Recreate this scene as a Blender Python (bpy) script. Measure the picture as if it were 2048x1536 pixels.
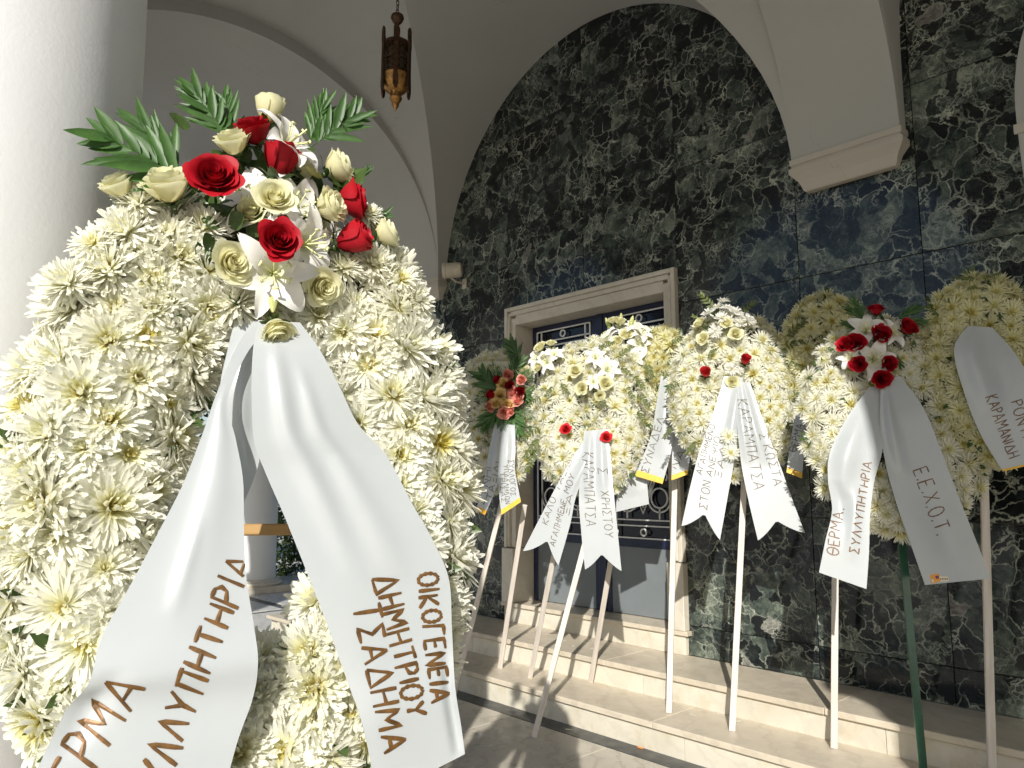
import bpy, math, random
from mathutils import Vector, Matrix
from mathutils.bvhtree import BVHTree

# ------------------------------------------------------------------ scene, camera, light
scene = bpy.context.scene
for o in list(bpy.data.objects):
    bpy.data.objects.remove(o)
COL = scene.collection
rnd = random.Random(11)

F = 1500.0                                  # focal length in photograph pixels (2048 wide)
PITCH, YAW, EYE = math.radians(7.67), math.radians(46.75), Vector((0, 0, 1.5))
FW = Vector((-math.sin(YAW) * math.cos(PITCH), math.cos(YAW) * math.cos(PITCH), math.sin(PITCH)))
RT = Vector((math.cos(YAW), math.sin(YAW), 0))
UP = RT.cross(FW)
cam_data = bpy.data.cameras.new('camera')
cam = bpy.data.objects.new('camera', cam_data)
COL.objects.link(cam)
cam.matrix_world = Matrix((RT, UP, -FW)).transposed().to_4x4()
cam.location = EYE
cam_data.sensor_width = 36.0
cam_data.lens = F / 2048 * 36.0
cam_data.clip_start = 0.02
cam_data.clip_end = 400
scene.camera = cam

SUN_EL = math.radians(27.8)
HEAD = Vector((-0.616, 0.787, 0)).normalized()
TRAVEL = (HEAD * math.cos(SUN_EL) - Vector((0, 0, math.sin(SUN_EL)))).normalized()
world = bpy.data.worlds.new('World')
scene.world = world
world.use_nodes = True
nt = world.node_tree
bg = nt.nodes['Background']
sky = nt.nodes.new('ShaderNodeTexSky')
sky.sky_type = 'NISHITA'
sky.sun_disc = False
sky.sun_elevation = SUN_EL
sky.sun_rotation = math.atan2(-HEAD.x, -HEAD.y)
nt.links.new(sky.outputs[0], bg.inputs[0])
bg.inputs[1].default_value = 0.085
sun_d = bpy.data.lights.new('sun', 'SUN')
sun_d.energy = 4.4
sun_d.angle = math.radians(0.53)
sun_d.color = (1.0, 0.96, 0.89)
sun = bpy.data.objects.new('sun', sun_d)
COL.objects.link(sun)
sun.rotation_euler = TRAVEL.to_track_quat('-Z', 'Y').to_euler()
sun.location = (6, -8, 9)
vs = scene.view_settings
vs.view_transform = 'Standard'
vs.look = 'None'
vs.exposure = 0.36
vs.gamma = 1.0
vs.use_curve_mapping = False
scene.cycles.use_denoising = True
try:
    scene.cycles.denoiser = 'OPENIMAGEDENOISE'
    scene.cycles.denoising_input_passes = 'RGB_ALBEDO_NORMAL'
except Exception:
    pass
scene.cycles.max_bounces = 9
scene.cycles.diffuse_bounces = 7
scene.cycles.use_adaptive_sampling = True
scene.cycles.adaptive_threshold = 0.02
scene.cycles.use_light_tree = False
scene.cycles.caustics_reflective = False
scene.cycles.caustics_refractive = False
scene.cycles.glossy_bounces = 4
scene.cycles.transmission_bounces = 6
scene.cycles.sample_clamp_indirect = 6.0


# ------------------------------------------------------------------ measuring from the photograph
def ray(u, v):
    return (FW * F + RT * (u - 1024) - UP * (v - 768)).normalized()


def on_y(u, v, y):
    d = ray(u, v)
    return EYE + d * ((y - EYE.y) / d.y)


def on_z(u, v, z):
    d = ray(u, v)
    return EYE + d * ((z - EYE.z) / d.z)


def at_depth(u, v, depth):
    d = ray(u, v)
    return EYE + d * (depth / d.dot(FW))


def pix(p):
    q = p - EYE
    w = q.dot(FW)
    return 1024 + F * q.dot(RT) / w, 768 - F * q.dot(UP) / w, w


# ------------------------------------------------------------------ materials
def mat(name):
    m = bpy.data.materials.new(name)
    m.use_nodes = True
    t = m.node_tree
    return m, t, t.nodes['Principled BSDF'], t.nodes['Material Output']


class N:
    """small helper to write node graphs"""
    def __init__(s, tree):
        s.t = tree

    def add(s, kind, **kw):
        n = s.t.nodes.new(kind)
        for k, v in kw.items():
            setattr(n, k, v)
        return n

    def link(s, a, b):
        s.t.links.new(a, b)

    def put(s, sock, v):
        if hasattr(v, 'is_linked'):
            s.link(v, sock)
        else:
            sock.default_value = v

    def math(s, op, a, b=0.0, clamp=False):
        n = s.add('ShaderNodeMath', operation=op)
        n.use_clamp = clamp
        s.put(n.inputs[0], a)
        s.put(n.inputs[1], b)
        return n.outputs[0]

    def vmath(s, op, a, b=(0, 0, 0)):
        n = s.add('ShaderNodeVectorMath', operation=op)
        s.put(n.inputs[0], a)
        if op == 'SCALE':
            s.put(n.inputs[3], b)
        else:
            s.put(n.inputs[1], b)
        return n.outputs[1] if op in ('LENGTH', 'DISTANCE') else n.outputs[0]

    def noise(s, vec, scale, detail=4.0, rough=0.55, color=False):
        n = s.add('ShaderNodeTexNoise')
        s.put(n.inputs['Vector'], vec)
        n.inputs['Scale'].default_value = scale
        n.inputs['Detail'].default_value = detail
        n.inputs['Roughness'].default_value = rough
        return n.outputs['Color'] if color else n.outputs[0]

    def voro(s, vec, scale, feature='F1', out='Distance'):
        n = s.add('ShaderNodeTexVoronoi', feature=feature)
        s.put(n.inputs['Vector'], vec)
        n.inputs['Scale'].default_value = scale
        return n.outputs[out]

    def ramp(s, fac, stops, interp='LINEAR'):
        n = s.add('ShaderNodeValToRGB')
        cr = n.color_ramp
        cr.interpolation = interp
        while len(cr.elements) < len(stops):
            cr.elements.new(0.5)
        for e, (p, c) in zip(cr.elements, stops):
            e.position = p
            e.color = (*c, 1) if len(c) == 3 else c
        s.put(n.inputs[0], fac)
        return n.outputs[0]

    def gray(s, fac, a, b, lo=0.0, hi=1.0):
        n = s.add('ShaderNodeMapRange')
        n.clamp = True
        s.put(n.inputs[0], fac)
        n.inputs[1].default_value = a
        n.inputs[2].default_value = b
        n.inputs[3].default_value = lo
        n.inputs[4].default_value = hi
        return n.outputs[0]

    def mix(s, fac, a, b, mode='MIX'):
        n = s.add('ShaderNodeMix', data_type='RGBA', blend_type=mode)
        s.put(n.inputs[0], fac)
        for sock, v in ((n.inputs[6], a), (n.inputs[7], b)):
            if hasattr(v, 'is_linked'):
                s.link(v, sock)
            else:
                sock.default_value = (*v, 1) if len(v) == 3 else v
        return n.outputs[2]

    def bump(s, h, strength, dist, bsdf):
        n = s.add('ShaderNodeBump')
        n.inputs['Strength'].default_value = strength
        n.inputs['Distance'].default_value = dist
        s.put(n.inputs['Height'], h)
        s.link(n.outputs[0], bsdf.inputs['Normal'])


def pos_nodes(g):
    return g.add('ShaderNodeNewGeometry').outputs['Position']


def m_plaster(name, col, bump=0.35, scale=140, streak=0.0):
    m, t, b, o = mat(name)
    g = N(t)
    p = pos_nodes(g)
    big = g.noise(p, 0.9, 5, 0.6)
    c = g.mix(g.gray(big, 0.3, 0.75), tuple(x * 0.90 for x in col), col)
    c = g.mix(g.gray(g.noise(p, 2.7, 7, 0.72), 0.55, 0.78, 0.0, 0.22), c, (col[0] * 0.80, col[1] * 0.77, col[2] * 0.70))
    crk = g.voro(g.vmath('ADD', p, g.vmath('SCALE', g.noise(p, 4.0, 4, 0.6, True), 0.35)), 0.9, 'DISTANCE_TO_EDGE')
    c = g.mix(g.math('MULTIPLY', g.gray(crk, 0.0, 0.0035, 0.35, 0.0), g.gray(g.noise(p, 1.3, 2), 0.5, 0.6)), c, tuple(x * 0.5 for x in col))
    g.link(c, b.inputs['Base Color'])
    b.inputs['Roughness'].default_value = 0.75
    b.inputs['Specular IOR Level'].default_value = 0.3
    h = g.math('ADD', g.noise(p, scale, 3, 0.6), g.math('MULTIPLY', g.noise(p, scale * 0.2, 3), 0.8))
    g.bump(h, bump, 0.006, b)
    return m


def m_green_marble():
    m, t, b, o = mat('green breccia marble')
    g = N(t)
    inf = g.add('ShaderNodeObjectInfo')
    p0 = g.vmath('ADD', pos_nodes(g), g.vmath('SCALE', (3.1, 1.7, 5.3), g.math('MULTIPLY', inf.outputs['Random'], 9.0)))
    warp = g.vmath('SCALE', g.vmath('SUBTRACT', g.noise(p0, 3.0, 5, 0.6, True), (0.5, 0.5, 0.5)), 0.34)
    p = g.vmath('ADD', p0, warp)
    warp2 = g.vmath('SCALE', g.vmath('SUBTRACT', g.noise(p0, 22, 3, 0.6, True), (0.5, 0.5, 0.5)), 0.035)
    p2 = g.vmath('ADD', p, warp2)
    # fragments of three sizes, tones close together, thin pale veins between them
    def cells(scale):
        sp = g.add('ShaderNodeSeparateColor')
        g.link(g.voro(p2, scale, 'F1', 'Color'), sp.inputs[0])
        return sp.outputs[0], sp.outputs[1], g.voro(p2, scale, 'DISTANCE_TO_EDGE')
    r1, q1, e1 = cells(3.9)
    r2, q2, e2 = cells(10.0)
    r3, q3, e3 = cells(27.0)
    grain = g.noise(p2, 30, 6, 0.7)
    zone = g.noise(p0, 2.3, 5, 0.66)
    solid = g.math('MULTIPLY', g.math('GREATER_THAN', q1, 0.84), 1.0)
    solid2 = g.math('MULTIPLY', g.math('GREATER_THAN', q2, 0.66), 1.0)
    solid = g.math('MAXIMUM', solid, solid2)
    tone = g.math('ADD', g.math('MULTIPLY', r1, 0.22), g.math('ADD', g.math('MULTIPLY', r2, 0.26), g.math('MULTIPLY', r3, 0.16)))
    tone = g.math('ADD', tone, g.math('ADD', g.gray(grain, 0.25, 0.75, -0.16, 0.22), g.gray(zone, 0.36, 0.64, -0.20, 0.27)))
    tone = g.math('SUBTRACT', tone, g.math('MULTIPLY', solid, 0.34))
    base = g.ramp(tone, [(0.0, (0.006, 0.008, 0.009)), (0.25, (0.014, 0.020, 0.020)), (0.45, (0.042, 0.056, 0.048)), (0.65, (0.095, 0.115, 0.092)), (0.85, (0.19, 0.22, 0.17)), (1.0, (0.32, 0.34, 0.27))])
    rare = g.math('GREATER_THAN', r2, 0.991)
    base = g.mix(g.math('MULTIPLY', rare, g.gray(grain, 0.3, 0.6, 0.1, 0.55)), base, (0.36, 0.33, 0.30))
    free = g.math('SUBTRACT', 1.0, g.math('MULTIPLY', solid, 0.85))
    m1 = g.gray(g.noise(p0, 3.0, 3), 0.46, 0.66)
    m2 = g.gray(g.noise(p0, 4.5, 4, 0.65), 0.44, 0.66)
    m3 = g.gray(g.noise(g.vmath('ADD', p0, (7.0, 3.0, 1.0)), 2.6, 5, 0.7), 0.50, 0.64)
    v1 = g.math('MULTIPLY', g.gray(e1, 0.0, 0.030, 1.0, 0.0), m1)
    v2 = g.math('MULTIPLY', g.gray(e2, 0.0, 0.060, 1.0, 0.0), m2)
    v3 = g.math('MULTIPLY', g.math('MULTIPLY', g.gray(e3, 0.0, 0.11, 0.9, 0.0), m3), free)
    v = g.math('MAXIMUM', g.math('MAXIMUM', v1, v2), v3)
    veins = g.mix(g.noise(p0, 9, 3), (0.30, 0.35, 0.29), (0.62, 0.63, 0.52))
    base = g.mix(g.math('MULTIPLY', v, 0.85), base, veins)
    g.link(base, b.inputs['Base Color'])
    g.put(b.inputs['Roughness'], g.gray(grain, 0.2, 0.8, 0.07, 0.17))
    b.inputs['Specular IOR Level'].default_value = 0.45
    g.bump(g.noise(p0, 2.2, 2), 0.06, 0.02, b)
    return m


def m_stone(name, lo, hi, stain, rough=0.45, stain_amt=0.5, vein=0.25):
    m, t, b, o = mat(name)
    g = N(t)
    inf = g.add('ShaderNodeObjectInfo')
    p = g.vmath('ADD', pos_nodes(g), g.vmath('SCALE', (5.1, 2.3, 1.1), g.math('MULTIPLY', inf.outputs['Random'], 7.0)))
    n1 = g.noise(p, 2.6, 6, 0.62)
    c = g.mix(g.gray(n1, 0.3, 0.7), lo, hi)
    wv = g.vmath('ADD', p, g.vmath('SCALE', g.noise(p, 3.0, 4, 0.6, True), 0.5))
    w = g.add('ShaderNodeTexWave', wave_type='BANDS', bands_direction='DIAGONAL')
    g.link(wv, w.inputs['Vector'])
    w.inputs['Scale'].default_value = 2.4
    w.inputs['Distortion'].default_value = 6.0
    w.inputs['Detail'].default_value = 4.0
    vv = g.gray(w.outputs[1], 0.75, 1.0)
    c = g.mix(g.math('MULTIPLY', vv, vein), c, tuple(x * 0.62 for x in lo))
    s = g.math('MULTIPLY', g.gray(g.noise(p, 7.0, 7, 0.7), 0.52, 0.72), stain_amt)
    c = g.mix(s, c, stain)
    sp = g.gray(g.noise(p, 95, 2, 0.5), 0.68, 0.80, 0.0, 0.35)
    c = g.mix(sp, c, tuple(x * 0.5 for x in stain))
    tone = g.gray(inf.outputs['Random'], 0.0, 1.0, 0.90, 1.05)
    c = g.mix(1.0, c, g.ramp(tone, [(0.0, (0, 0, 0)), (1.0, (1, 1, 1))]), 'MULTIPLY')
    g.link(c, b.inputs['Base Color'])
    g.put(b.inputs['Roughness'], g.gray(g.noise(p, 12, 4), 0.3, 0.7, rough - 0.1, rough + 0.15))
    g.bump(g.noise(p, 40, 5, 0.65), 0.12, 0.006, b)
    return m


def m_simple(name, col, rough=0.5, metal=0.0, var=0.12, nscale=30, bump=0.0, spec=0.5):
    m, t, b, o = mat(name)
    g = N(t)
    tc = g.add('ShaderNodeTexCoord')
    p = pos_nodes(g)
    n = g.noise(p, nscale, 4, 0.6)
    c = g.mix(g.gray(n, 0.3, 0.7), tuple(x * (1 - var) for x in col), tuple(min(1, x * (1 + var)) for x in col))
    g.link(c, b.inputs['Base Color'])
    b.inputs['Roughness'].default_value = rough
    b.inputs['Metallic'].default_value = metal
    b.inputs['Specular IOR Level'].default_value = spec
    if bump:
        g.bump(n, bump, 0.004, b)
    return m


def thin(t, b, o, col_sock, amount):
    """mix some light passing through a petal or leaf"""
    tr = t.nodes.new('ShaderNodeBsdfTranslucent')
    mx = t.nodes.new('ShaderNodeMixShader')
    mx.inputs[0].default_value = amount
    if hasattr(col_sock, 'is_linked'):
        t.links.new(col_sock, tr.inputs[0])
    else:
        tr.inputs[0].default_value = (*col_sock, 1)
    t.links.new(b.outputs[0], mx.inputs[1])
    t.links.new(tr.outputs[0], mx.inputs[2])
    t.links.new(mx.outputs[0], o.inputs['Surface'])


def m_mum(name, heart, mid, tip, var=0.06):
    """chrysanthemum petals: yellow at the heart, cream to white outward"""
    m, t, b, o = mat(name)
    g = N(t)
    tc = g.add('ShaderNodeTexCoord')
    inf = g.add('ShaderNodeObjectInfo')
    q = g.vmath('SUBTRACT', tc.outputs['Object'], (0, 0, 0.25))
    d = g.vmath('LENGTH', q)
    d = g.math('ADD', d, g.gray(inf.outputs['Random'], 0, 1, -0.12, 0.10))
    c = g.ramp(d, [(0.06, heart), (0.24, mid), (0.50, tip), (1.0, tip)])
    n = g.noise(tc.outputs['Object'], 9.0, 3)
    c = g.mix(g.gray(n, 0.35, 0.75, 0.0, 0.25), c, mid)
    r2 = g.math('FRACT', g.math('MULTIPLY', inf.outputs['Random'], 7.31))
    c = g.mix(g.gray(r2, 0, 1, 0.0, 0.30), c, tuple(x * y for x, y in zip(tip, (0.96, 0.93, 0.80))))
    brown = g.math('MULTIPLY', g.gray(g.noise(tc.outputs['Object'], 3.1, 4, 0.7), 0.66, 0.76), g.gray(r2, 0.75, 1.0, 0.0, 0.5))
    c = g.mix(brown, c, (0.42, 0.28, 0.12))
    g.link(c, b.inputs['Base Color'])
    b.inputs['Roughness'].default_value = 0.55
    b.inputs['Specular IOR Level'].default_value = 0.25
    thin(t, b, o, c, 0.48)
    return m


def m_petal(name, inner, outer, trans=0.2, rough=0.5, tex=0.12, span=(0.2, 0.9)):
    m, t, b, o = mat(name)
    g = N(t)
    tc = g.add('ShaderNodeTexCoord')
    inf = g.add('ShaderNodeObjectInfo')
    d = g.vmath('LENGTH', tc.outputs['Object'])
    c = g.mix(g.gray(d, *span), inner, outer)
    n = g.noise(tc.outputs['Object'], 5.0, 4, 0.6)
    c = g.mix(g.gray(n, 0.35, 0.75, 0.0, tex * 3), c, tuple(x * 0.72 for x in outer))
    c = g.mix(g.gray(inf.outputs['Random'], 0, 1, 0, 0.25), c, tuple(x * 0.85 for x in outer))
    g.link(c, b.inputs['Base Color'])
    b.inputs['Roughness'].default_value = rough
    b.inputs['Specular IOR Level'].default_value = 0.3
    thin(t, b, o, c, trans)
    return m


def m_leaf(name, a, c2, rough=0.38):
    m, t, b, o = mat(name)
    g = N(t)
    tc = g.add('ShaderNodeTexCoord')
    inf = g.add('ShaderNodeObjectInfo')
    n = g.noise(tc.outputs['Object'], 4.0, 3, 0.6)
    c = g.mix(g.gray(n, 0.3, 0.7), a, c2)
    c = g.mix(g.gray(inf.outputs['Random'], 0, 1, 0, 0.35), c, tuple(x * 0.6 for x in a))
    g.link(c, b.inputs['Base Color'])
    b.inputs['Roughness'].default_value = rough
    thin(t, b, o, c, 0.25)
    return m


def m_ribbon():
    m, t, b, o = mat('white satin ribbon')
    g = N(t)
    p = pos_nodes(g)
    c = g.mix(g.noise(p, 8, 3), (0.44, 0.47, 0.485), (0.485, 0.51, 0.515))
    g.link(c, b.inputs['Base Color'])
    b.inputs['Roughness'].default_value = 0.26
    b.inputs['Specular IOR Level'].default_value = 0.6
    g.bump(g.noise(p, 14, 3, 0.5), 0.10, 0.006, b)
    thin(t, b, o, c, 0.14)
    return m


def m_wood(name, a, c2, scale=40.0):
    m, t, b, o = mat(name)
    g = N(t)
    tc = g.add('ShaderNodeTexCoord')
    inf = g.add('ShaderNodeObjectInfo')
    sc = g.add('ShaderNodeMapping')
    g.link(g.vmath('ADD', tc.outputs['Object'], g.vmath('SCALE', (3, 5, 7), inf.outputs['Random'])), sc.inputs[0])
    sc.inputs['Scale'].default_value = (scale, scale, scale * 0.06)
    n = g.noise(sc.outputs[0], 1.6, 5, 0.65)
    c = g.mix(g.gray(n, 0.32, 0.68), a, c2)
    n2 = g.noise(sc.outputs[0], 0.35, 2)
    c = g.mix(g.gray(n2, 0.5, 0.75, 0, 0.4), c, tuple(x * 0.75 for x in a))
    g.link(c, b.inputs['Base Color'])
    b.inputs['Roughness'].default_value = 0.65
    g.bump(n, 0.25, 0.003, b)
    return m


M = {}
M['plaster'] = m_plaster('white vault plaster', (0.43, 0.425, 0.40), 0.05, 60)
M['column'] = m_plaster('rough white column paint', (0.74, 0.75, 0.75), 0.07, 110)
M['marble'] = m_green_marble()
M['step'] = m_stone('weathered cream marble', (0.56, 0.52, 0.42), (0.68, 0.64, 0.54), (0.46, 0.35, 0.19), 0.5, 0.55, 0.15)
M['tread'] = m_stone('worn beige tread marble', (0.54, 0.475, 0.37), (0.63, 0.56, 0.45), (0.40, 0.33, 0.22), 0.4, 0.4, 0.25)
M['floor'] = m_stone('polished beige floor marble', (0.52, 0.475, 0.39), (0.62, 0.57, 0.48), (0.41, 0.36, 0.28), 0.34, 0.25, 0.4)
M['pale_floor'] = m_stone('pale grey white floor marble', (0.52, 0.52, 0.50), (0.62, 0.62, 0.60), (0.42, 0.41, 0.39), 0.36, 0.25, 0.4)
M['strip'] = m_stone('dark border marble', (0.055, 0.058, 0.06), (0.085, 0.088, 0.085), (0.12, 0.11, 0.09), 0.4, 0.4, 0.3)
M['frame'] = m_stone('cream door frame marble', (0.60, 0.55, 0.46), (0.68, 0.63, 0.54), (0.46, 0.40, 0.30), 0.45, 0.4, 0.2)
M['corbel'] = m_plaster('cream corbel paint', (0.50, 0.46, 0.40), 0.1, 60)
M['ground'] = m_stone('pale plaza paving', (0.42, 0.41, 0.38), (0.50, 0.48, 0.45), (0.35, 0.33, 0.29), 0.6, 0.3, 0.2)
M['navy'] = m_simple('navy door paint', (0.012, 0.018, 0.055), 0.35, 0.0, 0.15, 9)
M['glass'] = m_simple('dark door glass', (0.006, 0.009, 0.02), 0.08, 0.0, 0.1, 3)
M['panel'] = m_simple('grey door panel paint', (0.17, 0.19, 0.20), 0.35, 0.0, 0.07, 3)
M['silver'] = m_simple('silver grille paint', (0.78, 0.79, 0.78), 0.4, 0.0, 0.1, 30)
M['bronze'] = m_simple('aged bronze', (0.085, 0.045, 0.025), 0.45, 0.8, 0.5, 45, 0.4)
M['gold'] = m_simple('dull gilt', (0.36, 0.19, 0.06), 0.38, 0.85, 0.5, 45, 0.4)
M['amber'] = m_simple('smoky lantern glass', (0.05, 0.035, 0.02), 0.15, 0.0, 0.3, 60)
M['lampwhite'] = m_simple('cream lamp housing', (0.52, 0.46, 0.37), 0.5, 0.0, 0.1, 20)
M['lamplens'] = m_simple('dull lamp lens', (0.26, 0.21, 0.18), 0.2, 0.0, 0.1, 20)
M['mum'] = m_mum('cream chrysanthemum', (0.70, 0.61, 0.12), (0.87, 0.86, 0.62), (0.90, 0.90, 0.835))
M['mum_yellow'] = m_mum('pale yellow chrysanthemum', (0.66, 0.56, 0.09), (0.84, 0.81, 0.46), (0.86, 0.845, 0.63))
M['daisy'] = m_mum('white daisy', (0.75, 0.65, 0.12), (0.87, 0.87, 0.80), (0.88, 0.88, 0.86))
M['rose_cream'] = m_petal('cream rose', (0.86, 0.79, 0.42), (0.88, 0.865, 0.62), 0.45, 0.5, 0.03)
M['rose_red'] = m_petal('deep red rose', (0.26, 0.003, 0.010), (0.43, 0.006, 0.016), 0.2, 0.55, 0.10)
M['rose_bright'] = m_petal('bright red rose', (0.60, 0.02, 0.025), (0.72, 0.035, 0.045), 0.2)
M['rose_pink'] = m_petal('coral pink rose', (0.82, 0.30, 0.20), (0.86, 0.40, 0.32), 0.25)
M['rose_yellow'] = m_petal('apricot yellow rose', (0.86, 0.58, 0.18), (0.88, 0.70, 0.34), 0.25)
M['lily'] = m_petal('white lily', (0.78, 0.80, 0.55), (0.88, 0.87, 0.83), 0.25, 0.45, 0.03, (0.1, 0.45))
M['stamen'] = m_simple('lily stamen', (0.70, 0.72, 0.35), 0.6)
M['bud'] = m_petal('green lily bud', (0.40, 0.45, 0.12), (0.62, 0.64, 0.28), 0.2)
M['palm'] = m_leaf('palm leaf', (0.035, 0.095, 0.018), (0.075, 0.17, 0.035), 0.45)
M['leaf'] = m_leaf('rose leaf', (0.045, 0.085, 0.022), (0.085, 0.14, 0.035))
M['sprig'] = m_leaf('olive green sprig', (0.07, 0.095, 0.02), (0.13, 0.16, 0.035), 0.5)
M['moss'] = m_simple('straw and moss', (0.10, 0.09, 0.045), 0.95, 0, 0.6, 70, 0.8)
M['hedge'] = m_leaf('hedge leaf', (0.030, 0.060, 0.012), (0.07, 0.11, 0.02), 0.5)
M['bark'] = m_simple('bark', (0.07, 0.05, 0.03), 0.9, 0, 0.3, 50, 0.6)
M['ribbon'] = m_ribbon()
M['band'] = m_simple('golden yellow ribbon band', (0.72, 0.40, 0.012), 0.45, 0, 0.12, 40)
M['ink'] = m_simple('bronze marker ink', (0.135, 0.066, 0.018), 0.42, 0.3, 0.45, 55)
M['ink_dark'] = m_simple('grey brown marker ink', (0.13, 0.11, 0.085), 0.55, 0.0, 0.3, 80)
M['ink_brown'] = m_simple('brown marker ink', (0.15, 0.085, 0.045), 0.5, 0.1, 0.3, 80)
M['wood'] = m_wood('raw pale lath', (0.52, 0.46, 0.40), (0.68, 0.63, 0.57))
M['goldwood'] = m_wood('honey pine lath', (0.36, 0.20, 0.07), (0.52, 0.32, 0.13))
M['green_metal'] = m_simple('dark green gloss paint', (0.018, 0.075, 0.04), 0.16, 0.0, 0.2, 12)
M['orange'] = m_simple('orange filter paper', (0.75, 0.24, 0.04), 0.7)
M['sticker_orange'] = m_simple('orange print', (0.75, 0.30, 0.02), 0.4)
M['sticker_purple'] = m_simple('purple print', (0.16, 0.02, 0.12), 0.4)
M['sticker_pale'] = m_simple('pale print', (0.75, 0.70, 0.45), 0.4)


# ------------------------------------------------------------------ mesh helpers
class MB:
    def __init__(s):
        s.v, s.f = [], []

    def add(s, verts, faces):
        k = len(s.v)
        s.v += [tuple(p) for p in verts]
        s.f += [tuple(i + k for i in f) for f in faces]

    def box(s, x0, x1, y0, y1, z0, z1, bev=0.0):
        if bev <= 0:
            vs_ = [(x, y, z) for z in (z0, z1) for y in (y0, y1) for x in (x0, x1)]
            s.add(vs_, [(0, 2, 3, 1), (4, 5, 7, 6), (0, 1, 5, 4), (2, 6, 7, 3), (0, 4, 6, 2), (1, 3, 7, 5)])
            return
        e = bev
        P = []
        for sx, X, sX in ((0, x0, 1), (1, x1, -1)):
            for sy, Y, sY in ((0, y0, 1), (1, y1, -1)):
                for sz, Z, sZ in ((0, z0, 1), (1, z1, -1)):
                    P += [(X, Y + sY * e, Z + sZ * e), (X + sX * e, Y, Z + sZ * e), (X + sX * e, Y + sY * e, Z)]
        i = lambda x, y, z, a: ((x * 2 + y) * 2 + z) * 3 + a
        Fc = []
        for a in (0, 1):
            q = [(a, 0, 0), (a, 1, 0), (a, 1, 1), (a, 0, 1)]
            Fc.append([i(*c, 0) for c in (q if a else q[::-1])])
            q = [(0, a, 0), (1, a, 0), (1, a, 1), (0, a, 1)]
            Fc.append([i(*c, 1) for c in (q[::-1] if a else q)])
            q = [(0, 0, a), (1, 0, a), (1, 1, a), (0, 1, a)]
            Fc.append([i(*c, 2) for c in (q if a else q[::-1])])
        for p in (0, 1):
            for q in (0, 1):
                sg = (p + q) % 2 == 0
                for fc in ([i(0, p, q, 1), i(1, p, q, 1), i(1, p, q, 2), i(0, p, q, 2)],
                           [i(p, 0, q, 2), i(p, 1, q, 2), i(p, 1, q, 0), i(p, 0, q, 0)],
                           [i(p, q, 0, 0), i(p, q, 1, 0), i(p, q, 1, 1), i(p, q, 0, 1)]):
                    Fc.append(fc if sg else fc[::-1])
        for x in (0, 1):
            for y in (0, 1):
                for z in (0, 1):
                    fc = [i(x, y, z, 0), i(x, y, z, 1), i(x, y, z, 2)]
                    Fc.append(fc if (x + y + z) % 2 else fc[::-1])
        s.add(P, Fc)

    def lathe(s, prof, n=32, c=(0, 0), z0=0.0, cap=True):
        k = len(s.v)
        for r, z in prof:
            for j in range(n):
                a = 2 * math.pi * j / n
                s.v.append((c[0] + r * math.cos(a), c[1] + r * math.sin(a), z0 + z))
        for i in range(len(prof) - 1):
            for j in range(n):
                a, b = k + i * n + j, k + i * n + (j + 1) % n
                s.f.append((a, b, b + n, a + n))
        if cap:
            s.f.append(tuple(k + j for j in range(n))[::-1])
            e = k + (len(prof) - 1) * n
            s.f.append(tuple(e + j for j in range(n)))

    def tube(s, pts, r, n=6, closed=False, taper=None, flat=None):
        pts = [Vector(p) for p in pts]
        m = len(pts)
        k = len(s.v)
        prev = None
        for i, p in enumerate(pts):
            if closed:
                t = pts[(i + 1) % m] - pts[i - 1]
            else:
                t = pts[min(i + 1, m - 1)] - pts[max(i - 1, 0)]
            t.normalize()
            if prev is None:
                a = Vector((0, 0, 1)) if abs(t.z) < 0.9 else Vector((1, 0, 0))
                prev = (a - t * a.dot(t)).normalized()
            else:
                prev = (prev - t * prev.dot(t)).normalized()
            q = t.cross(prev)
            rr = r if taper is None else r * taper(i / max(1, m - 1))
            for j in range(n):
                an = 2 * math.pi * (j + 0.5) / n
                s.v.append(tuple(p + prev * math.cos(an) * rr + q * math.sin(an) * rr))
        for i in range(m if closed else m - 1):
            for j in range(n):
                a, b = k + i * n + j, k + i * n + (j + 1) % n
                c, d = k + ((i + 1) % m) * n + (j + 1) % n, k + ((i + 1) % m) * n + j
                s.f.append((a, b, c, d))
        if not closed:
            s.f.append(tuple(k + j for j in range(n))[::-1])
            s.f.append(tuple(k + (m - 1) * n + j for j in range(n)))

    def grid(s, rows):
        k = len(s.v)
        n = len(rows[0])
        for r in rows:
            s.v += [tuple(p) for p in r]
        for i in range(len(rows) - 1):
            for j in range(n - 1):
                a = k + i * n + j
                s.f.append((a, a + 1, a + n + 1, a + n))

    def mesh(s, name, material, smooth=False, sharp=None):
        me = bpy.data.meshes.new(name)
        me.from_pydata(s.v, [], s.f)
        if material is not None:
            me.materials.append(M[material] if isinstance(material, str) else material)
        me.update()
        if smooth:
            me.polygons.foreach_set('use_smooth', [True] * len(me.polygons))
            if sharp is not None:
                me.set_sharp_from_angle(angle=math.radians(sharp))
        return me

    def obj(s, name, material, parent=None, smooth=False, sharp=None, origin=None):
        if origin is not None:
            o_ = Vector(origin)
            s.v = [tuple(Vector(p) - o_) for p in s.v]
        return link(name, s.mesh(name, material, smooth, sharp), parent, Matrix.Translation(Vector(origin)) if origin is not None else None)


WORLD = {}


def wm(o):
    return WORLD.get(o.name, Matrix.Identity(4))


def link(name, data, parent=None, mw=None):
    """link an object; mw is its world matrix"""
    o = bpy.data.objects.new(name, data)
    COL.objects.link(o)
    mw = mw if mw is not None else Matrix.Identity(4)
    WORLD[o.name] = mw
    if parent is not None:
        o.parent = parent
        o.matrix_basis = wm(parent).inverted() @ mw
    else:
        o.matrix_basis = mw
    return o


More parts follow.
